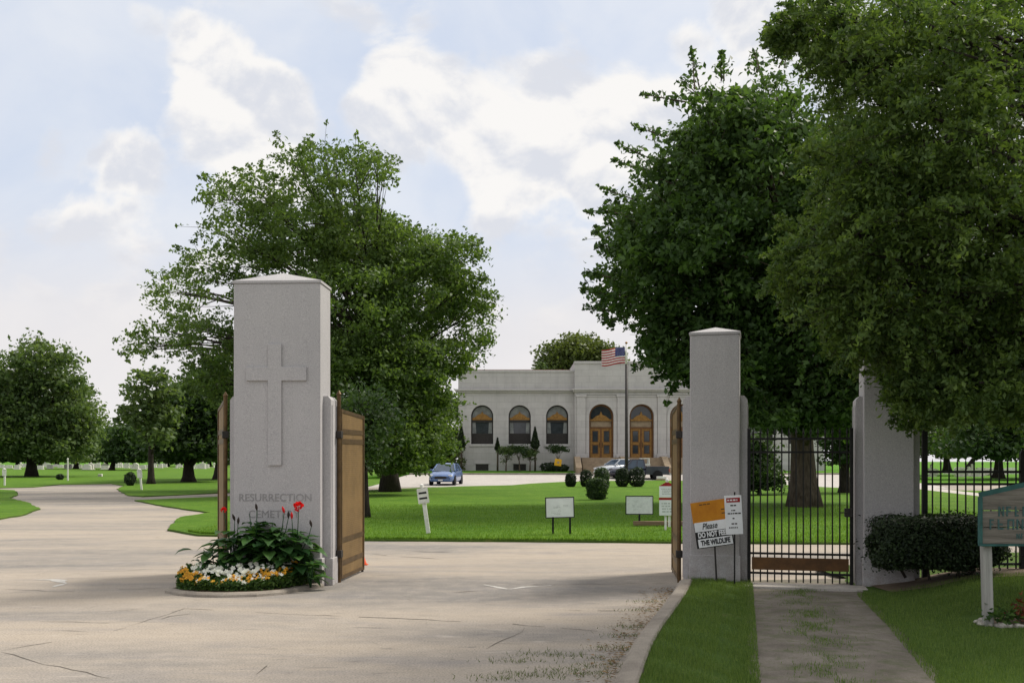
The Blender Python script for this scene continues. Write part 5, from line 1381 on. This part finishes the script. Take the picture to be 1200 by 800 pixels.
# slim tree between the gate leaf and the large tree
x, D = G(428, 608)
l = [(424, 470, 22, .7), (436, 495, 20, .8), (414, 505, 20, .8), (428, 525, 18, .8)]
make_tree('slim_tree', 'slim dark tree standing just beyond the open bronze gate leaf', (x, D, .05), px_lobes(D, l, .7, 3, 425, 45, 2), .13, .15, 4200, 'leaf_dark', 'bark_dark', 3, .34, clumps_per=9, trunk_top=3.4)
# dark tree behind the pedestrian gate
T2D = 36.0
l2 = [(862, 132, 40, .5), (905, 128, 44, .6), (824, 148, 32, .45), (880, 165, 58, 1.1), (812, 180, 38, .6), (785, 217, 42, .55), (835, 215, 66, 1.2), (742, 252, 32, .4), (910, 215, 76, 1.2), (965, 200, 70, 1.1), (780, 280, 58, 1.1), (735, 318, 34, .4), (760, 340, 42, .6), (830, 300, 76, 1.3), (910, 310, 86, 1.3), (980, 300, 80, 1.2), (718, 345, 22, .3), (780, 376, 36, .8), (810, 390, 56, 1.1), (870, 400, 70, 1.3), (940, 400, 76, 1.3), (1010, 390, 70, 1.2), (803, 424, 22, .6), (840, 440, 30, 1), (890, 455, 44, 1.2), (940, 465, 46, 1.2), (985, 460, 46, 1.2), (905, 490, 26, .9), (975, 495, 30, 1), (1030, 460, 50, 1.1), (1060, 330, 80, 1.1), (1040, 230, 80, 1)]
x2, _ = G(942, 595)
cen = P(900, 300, T2D); sh = []
rs = random.Random(8)
for (a, b, c_, d) in [(800, 120, 752, 108), (820, 105, 812, 56), (850, 95, 846, 60), (885, 85, 884, 62), (780, 160, 738, 150), (770, 190, 722, 172), (760, 200, 718, 190), (750, 235, 700, 222), (735, 250, 688, 248), (730, 285, 700, 290), (720, 325, 686, 318), (715, 345, 678, 338), (720, 365, 684, 362), (740, 370, 708, 376), (780, 415, 742, 432), (795, 430, 766, 442), (800, 440, 786, 455), (915, 80, 925, 50), (940, 80, 955, 48), (830, 120, 795, 92), (745, 300, 695, 268), (742, 345, 700, 372)]:
    for q in range(2):
        D0 = T2D+rs.uniform(-2.5, 2.5); sh.append((tuple(P(a+rs.uniform(-6, 6), b, D0)), tuple(P(c_+rs.uniform(-3, 3), d+rs.uniform(-6, 6), D0+rs.uniform(-.8, .8))), 42, .24))
make_tree('large_tree', 'tall dark tree with thick trunk behind the pedestrian gate', (x2, T2D, 0), px_lobes(T2D, l2, 5.0, 4, 900, 210, 2), .50, .22, 150000, 'leaf_elm', 'bark', 4, .30, zmin=2.6, sprays=7, spray_n=24, spray_dz=-.05, spray_len=.6, clumps_per=28, shoots=sh, trunk_top=7.5, up=.5, lean=0)
# near tree overhanging from the right
T3D = 11.0
l3 = [(925, 40, 22, .6), (960, 20, 34, .9), (985, 60, 34, .8), (1030, 30, 60, 1.1), (1100, 40, 80, 1.2), (1180, 50, 90, 1.2), (1020, 120, 56, 1.1), (1090, 150, 90, 1.3), (1185, 170, 100, 1.3), (1000, 200, 46, 1), (1050, 230, 80, 1.3), (1140, 270, 100, 1.3), (955, 285, 38, .9), (1000, 290, 60, 1.2), (1230, 300, 100, 1.2), (940, 325, 30, .8), (985, 350, 42, 1), (1050, 345, 80, 1.3), (1020, 390, 34, 1), (1130, 380, 80, 1.3), (1085, 420, 46, 1.1), (1200, 420, 80, 1.2), (1075, 462, 26, .9), (1108, 458, 34, 1.1), (1150, 458, 40, 1.1), (1195, 466, 38, 1.1), (1330, 380, 110, 1), (1280, 470, 50, 1)]
l3 = px_lobes(T3D, l3, 2.2, 6, 1200, 320, 2)
l3 = [(x, min(max(y, 9.2), 12.7), z, r, d) for x, y, z, r, d in l3]
l3 += [(P(px, py, D_).x, D_, P(px, py, D_).z, r, q) for px, py, D_, r, q in ((1062, 412, 10.8, .30, .9), (1078, 440, 10.6, .34, .9), (1090, 470, 10.9, .30, .9), (1045, 398, 11.2, .22, .7))]
l3 += [(8.2+.7*i, 10.2+1.6*(i % 3), 4.6+1.5*(i % 4), 1.0, .7) for i in range(7)]
l3 += [(9+rs.uniform(-4, 4), 11+rs.uniform(-3, 3), rs.uniform(7, 10.5), rs.uniform(1, 1.6), .8) for _ in range(3)]
make_tree('overhanging_tree', 'near tree whose leafy branches hang over the right of the picture', (9.2, 10.8, .2), l3, .30, .060, 175000, 'leaf_near', 'bark_dark', 6, .10, zmin=1.75, sprays=42, spray_len=.65, spray_n=44, spray_dz=-.30, aspect=.46, clumps_per=34, trunk_top=5.5, up=.3, shell=.4)

def tree_px(name, label, tx, ty, lobes, depth, leaf, n, mat, seed, clump, tr, D=None, tt=None, cx=None, rp=None, cp=9, bark='bark_dark', z=0, double=2, zmin=1.7, sprays=2):
    if D is None: x, D = G(tx, ty)
    else: x = (tx-600)/FPX*D
    cx = cx if cx is not None else sum(l[0] for l in lobes)/len(lobes); rp = rp or max(abs(l[0]-cx)+l[2] for l in lobes)
    return make_tree(name, label, (x, D, z), px_lobes(D, lobes, depth, seed, cx, rp, double), tr, leaf, n, mat, bark, seed, clump, clumps_per=cp, trunk_top=tt, zmin=zmin, sprays=sprays, spray_n=14)
tree_px('shade_tree', 'tall leafy tree at the left edge with its trunk on the lawn', 37, 558.5, [(40, 415, 24, .8), (62, 432, 26, .8), (20, 432, 24, .8), (80, 458, 26, .8), (45, 460, 40, 1), (10, 470, 36, 1), (90, 490, 28, 1), (55, 500, 40, 1.2), (15, 510, 36, 1.2), (105, 500, 16, .8), (85, 522, 26, 1.1), (40, 530, 26, 1.1), (-25, 450, 40, 1), (-30, 500, 40, 1)], 5.5, .46, 42000, 'leaf_far', 12, .62, .55, tt=8, cp=20, sprays=4)
tree_px('shade_tree', 'low broad dark tree beyond the left road, right of the tallest', 89, 549.5, [(90, 505, 24), (110, 515, 24), (70, 520, 24), (122, 528, 18), (95, 532, 22)], 5, .8, 9000, 'leaf_far', 13, 1.4, .5)
tree_px('shade_tree', 'small round tree between the left road trees', 131, 551, [(140, 515, 17), (158, 518, 18), (150, 530, 20), (128, 530, 14), (172, 530, 16)], 5, .8, 9000, 'leaf_dark', 14, 1.3, .5)
tree_px('open_tree', 'thin open-crowned tree with sky showing through on the lawn tip', 177, 567.5, [(168, 440, 9, .5), (185, 445, 11, .5), (160, 460, 11, .5), (178, 468, 14, .6), (197, 458, 12, .5), (150, 482, 10, .5), (170, 492, 14, .7), (195, 485, 14, .7), (145, 490, 7, .4), (185, 510, 13, .8)], 1.6, .40, 2700, 'leaf_far', 15, .40, .26, tt=4.4, zmin=2.2)
tree_px('shade_tree', 'dense dark round tree left of the cross pillar', 221, 565, [(230, 455, 20), (212, 475, 24), (245, 475, 28), (225, 500, 34), (200, 505, 22), (255, 505, 24), (215, 525, 24), (245, 528, 22), (192, 520, 14)], 2.6, .45, 17000, 'leaf_dark', 16, .7, .5, tt=4)
tree_px('shade_tree', 'dark tree whose trunk stands against the cross pillar edge', 256, 562, [(262, 450, 22), (275, 480, 26), (255, 500, 24), (285, 510, 26), (268, 528, 18)], 3, .5, 9000, 'leaf_dark', 17, .8, .45, tt=4.5)
# far trees behind the left headstones
for i in range(13):
    D = 290+12*(i % 3); px = -28+i*25+rs.uniform(-7, 7); h = rs.uniform(34, 52)
    lob = [(px+rs.uniform(-16, 16), 545-h*rs.uniform(.35, .85), rs.uniform(10, 15)) for _ in range(7)]+[(px-12, 535, 10), (px+12, 535, 10)]
    tree_px('distant_tree', 'far dark tree behind the rows of headstones at the left', px, 546, lob, 4, 1.7, 2600, 'leaf_dark', 120+i, 2.2, .7, D=D, tt=6, cp=5)['group'] = 'distant trees behind the left headstones'
# foliage at the left end of the building
tree_px('shrub', 'light green shrub mass at the left end of the building', 512, 553, [(505, 540, 9), (520, 530, 10), (498, 530, 10), (528, 542, 8), (514, 520, 9), (490, 540, 10), (530, 522, 7)], 1.2, .4, 5000, 'leaf_olive', 30, .55, .2, D=97.5, z=.75, zmin=.1)
tree_px('background_tree', 'dark tree behind the left end of the building', 505, 553, [(500, 500, 22), (520, 480, 18), (515, 515, 22), (490, 470, 26), (470, 500, 30)], 3, .6, 9000, 'leaf_dark', 31, .9, .4, D=106, z=.8)
tree_px('background_tree', 'green tree rising above the building roof behind the flag', 682, 552, [(652, 414, 16), (668, 407, 15), (685, 406, 15), (702, 411, 14), (645, 425, 12), (680, 425, 26), (715, 420, 14), (660, 440, 26), (700, 445, 26)], 4.5, .5, 15000, 'leaf_olive', 32, .8, .5, D=126, z=.8)
tree_px('background_tree', 'tip of a small tree just above the roof left of the green tree', 634, 552, [(634, 430, 5, .7), (631, 436, 5, .7), (638, 437, 5, .7)], .8, .35, 500, 'leaf_far', 33, .4, .25, D=120, z=.8)
# behind the pedestrian gate
tree_px('conifer_bush', 'dark bushy evergreen behind the left bars of the pedestrian gate', 890, 577, [(890, 530, 14), (880, 545, 16), (897, 550, 16), (905, 560, 10), (876, 560, 14), (888, 520, 10)], .8, .2, 7000, 'leaf_dark', 34, .3, .12, D=49, double=2, zmin=.1)
tree_px('background_tree', 'dark tree seen behind the right bars of the pedestrian gate', 990, 578, [(985, 520, 18), (1000, 500, 26), (980, 540, 10), (1010, 530, 22), (990, 480, 28)], 1.5, .26, 8000, 'leaf_dark', 35, .4, .3, D=52)
# right-hand background trees beyond the fence
for i, (tx, ty, D, lobes, mt, lab) in enumerate([(1170, 560, 92, [(1160, 500, 40), (1190, 480, 40), (1140, 520, 28), (1180, 525, 32), (1210, 515, 30)], 'leaf_dark', 'dark tree with visible trunk beyond the picket fence'),
        (1110, 556, 120, [(1095, 520, 22), (1115, 500, 30), (1125, 525, 20), (1085, 500, 24)], 'leaf_olive', 'pale green tree beyond the fence next to the pillar'),
        (1235, 560, 100, [(1220, 500, 40), (1250, 490, 40), (1240, 525, 26)], 'leaf_far', 'tree beyond the fence at the right edge of the picture'),
        (1060, 556, 110, [(1050, 500, 36), (1070, 520, 26), (1040, 480, 40)], 'leaf_dark', 'dark tree hidden mostly behind the half-hidden pillar'),
        (1135, 553, 150, [(1120, 520, 24), (1150, 515, 26), (1175, 525, 22), (1200, 520, 26), (1230, 520, 26)], 'leaf_dark', 'broad dark tree farthest beyond the picket fence')]):
    tree_px('background_tree', lab, tx, ty, lobes, 3.5, .5, 9000, mt, 40+i, .9, .45, D=D, z=.5 if D > 92 else .2)

# ------------------------------------------------------------------ camera, light, sky
cam = bpy.data.cameras.new('camera'); co = bpy.data.objects.new('camera', cam); COL.objects.link(co)
co.location = (0, 0, CAM_H); co.rotation_euler = (R(90), 0, 0)
cam.sensor_width = 36; cam.lens = FPX/1200*36; cam.shift_y = 140/1200; cam.clip_end = 5000; cam.clip_start = .1
scene.camera = co
SUN = Vector((.72, .42, .95)).normalized()
sd = bpy.data.lights.new('sun', 'SUN'); so = bpy.data.objects.new('sun', sd); COL.objects.link(so)
sd.energy = SUN_E; sd.angle = R(16); sd.color = (1.0, .93, .82)
so.rotation_euler = (-SUN).to_track_quat('-Z', 'Y').to_euler()
wd = bpy.data.worlds.new('World'); scene.world = wd; wd.use_nodes = True
nt = wd.node_tree; nt.nodes.clear()
out = nt.nodes.new('ShaderNodeOutputWorld'); bg = nt.nodes.new('ShaderNodeBackground'); L(nt, bg.outputs[0], out.inputs[0])
sky = nt.nodes.new('ShaderNodeTexSky'); sky.sky_type = 'NISHITA'; sky.sun_disc = False
sky.sun_elevation = math.asin(SUN.z); sky.sun_rotation = math.atan2(SUN.x, SUN.y); sky.air_density = 1; sky.dust_density = 2.0; sky.ozone_density = 1
tc = nt.nodes.new('ShaderNodeTexCoord'); dirv = tc.outputs['Generated']
def vmath(op, a, b=None):
    m = nt.nodes.new('ShaderNodeVectorMath'); m.operation = op
    for i, v in enumerate((a, b)):
        if v is None: continue
        if isinstance(v, tuple): m.inputs[i].default_value = v
        else: L(nt, v, m.inputs[i])
    return m.outputs['Value'] if op in ('DISTANCE', 'DOT_PRODUCT') else m.outputs['Vector']
sp = nt.nodes.new('ShaderNodeSeparateXYZ'); L(nt, dirv, sp.inputs[0]); dz = sp.outputs['Z']
def mapr(v, a, b, c=0, d=1):
    m = nt.nodes.new('ShaderNodeMapRange'); m.interpolation_type = 'SMOOTHSTEP'; L(nt, v, m.inputs[0])
    for i, q in enumerate((a, b, c, d)): m.inputs[i+1].default_value = q
    return m.outputs[0]
mp_ = vmath('MULTIPLY', dirv, (1, 1, 1.35))
def cloud_noise(off, scale, det=8, rough=.56, dist=.35):
    return noise(nt, vmath('ADD', mp_, off), scale, det, rough, dist)
def puffs(off):
    v_ = vmath('ADD', mp_, off)
    nn = nt.nodes.new('ShaderNodeTexNoise'); nn.inputs['Scale'].default_value = 14; nn.inputs['Detail'].default_value = 6; L(nt, v_, nn.inputs['Vector'])
    vw = nt.nodes.new('ShaderNodeVectorMath'); vw.operation = 'SCALE'; vw.inputs['Scale'].default_value = .055; L(nt, nn.outputs['Color'], vw.inputs[0])
    vo = nt.nodes.new('ShaderNodeTexVoronoi'); vo.feature = 'F1'; vo.inputs['Scale'].default_value = 11; vo.inputs['Detail'].default_value = 0
    L(nt, vmath('ADD', v_, vw.outputs[0]), vo.inputs['Vector'])
    f = noise(nt, v_, 6.0, 9, .56, .3)
    return math_(nt, 'ADD', math_(nt, 'MULTIPLY', f, .72), math_(nt, 'MULTIPLY', math_(nt, 'SUBTRACT', 1.0, vo.outputs['Distance']), .34))
n1 = puffs((3.1, 1.7, .4)); n1s = puffs((3.1, 1.7, .4-.02))
n2 = cloud_noise((7.3, 2.2, 1.4), 16, 8, .6, .3)
def cdir(px, py): return tuple(Vector(((px-600)/FPX, 1, (HOR-py)/FPX)).normalized())
bias = None
for (px, py, rad, wt) in [(60, 85, .17, -.24), (190, 35, .10, .16), (235, 75, .07, .14), (150, 215, .085, .15), (40, 225, .07, .10), (290, 150, .10, .14), (335, 130, .05, .08), (470, 110, .09, .14), (560, 120, .09, .14), (640, 160, .13, .17), (600, 215, .07, .12), (720, 150, .08, .12), (610, 262, .06, -.16), (330, 80, .08, -.10), (130, 280, .08, -.14), (235, 230, .05, -.10), (850, 40, .18, .02), (380, 40, .1, -.05)]:
    d = vmath('DISTANCE', dirv, cdir(px, py)); f = mapr(d, rad, 0, 0, wt)
    bias = f if bias is None else math_(nt, 'ADD', bias, f)
nb = math_(nt, 'ADD', n1, bias)
dens = mapr(nb, .485, .575)
sh_ = math_(nt, 'ADD', math_(nt, 'MULTIPLY', math_(nt, 'SUBTRACT', n1s, n1), 3.6), math_(nt, 'MULTIPLY', math_(nt, 'SUBTRACT', n2, .5), .7))
lit = mapr(sh_, -.24, .20)
n4 = cloud_noise((.3, 4.2, 2.4), 3.4, 7, .55, .4)
pale = mixc(nt, mapr(n4, .36, .62), (5.9, 6.55, 7.8), (7.4, 7.65, 8.15))
base = mixc(nt, .9, sky.outputs[0], pale)
cloudc = mixc(nt, lit, (6.35, 6.55, 7.1), (8.3, 8.15, 8.0))
col = mixc(nt, dens, base, cloudc)
haze = mapr(dz, .25, .10)
n3 = cloud_noise((1, 5, 2), 3.0, 6)
hz_c = mixc(nt, mapr(n3, .4, .65), (7.1, 6.95, 7.1), (7.75, 7.5, 7.4))
col = mixc(nt, haze, col, hz_c)
# brighter hazy veil high overhead round the sun, above the picture
hi = mapr(dz, .45, .8)
col = mixc(nt, hi, col, (HI_V*1.0, HI_V*.985, HI_V*.97))
L(nt, col, bg.inputs['Color']); bg.inputs['Strength'].default_value = .1
scene.view_settings.view_transform = 'Standard'; scene.view_settings.look = 'None'; scene.view_settings.exposure = EXPO; scene.view_settings.gamma = 1
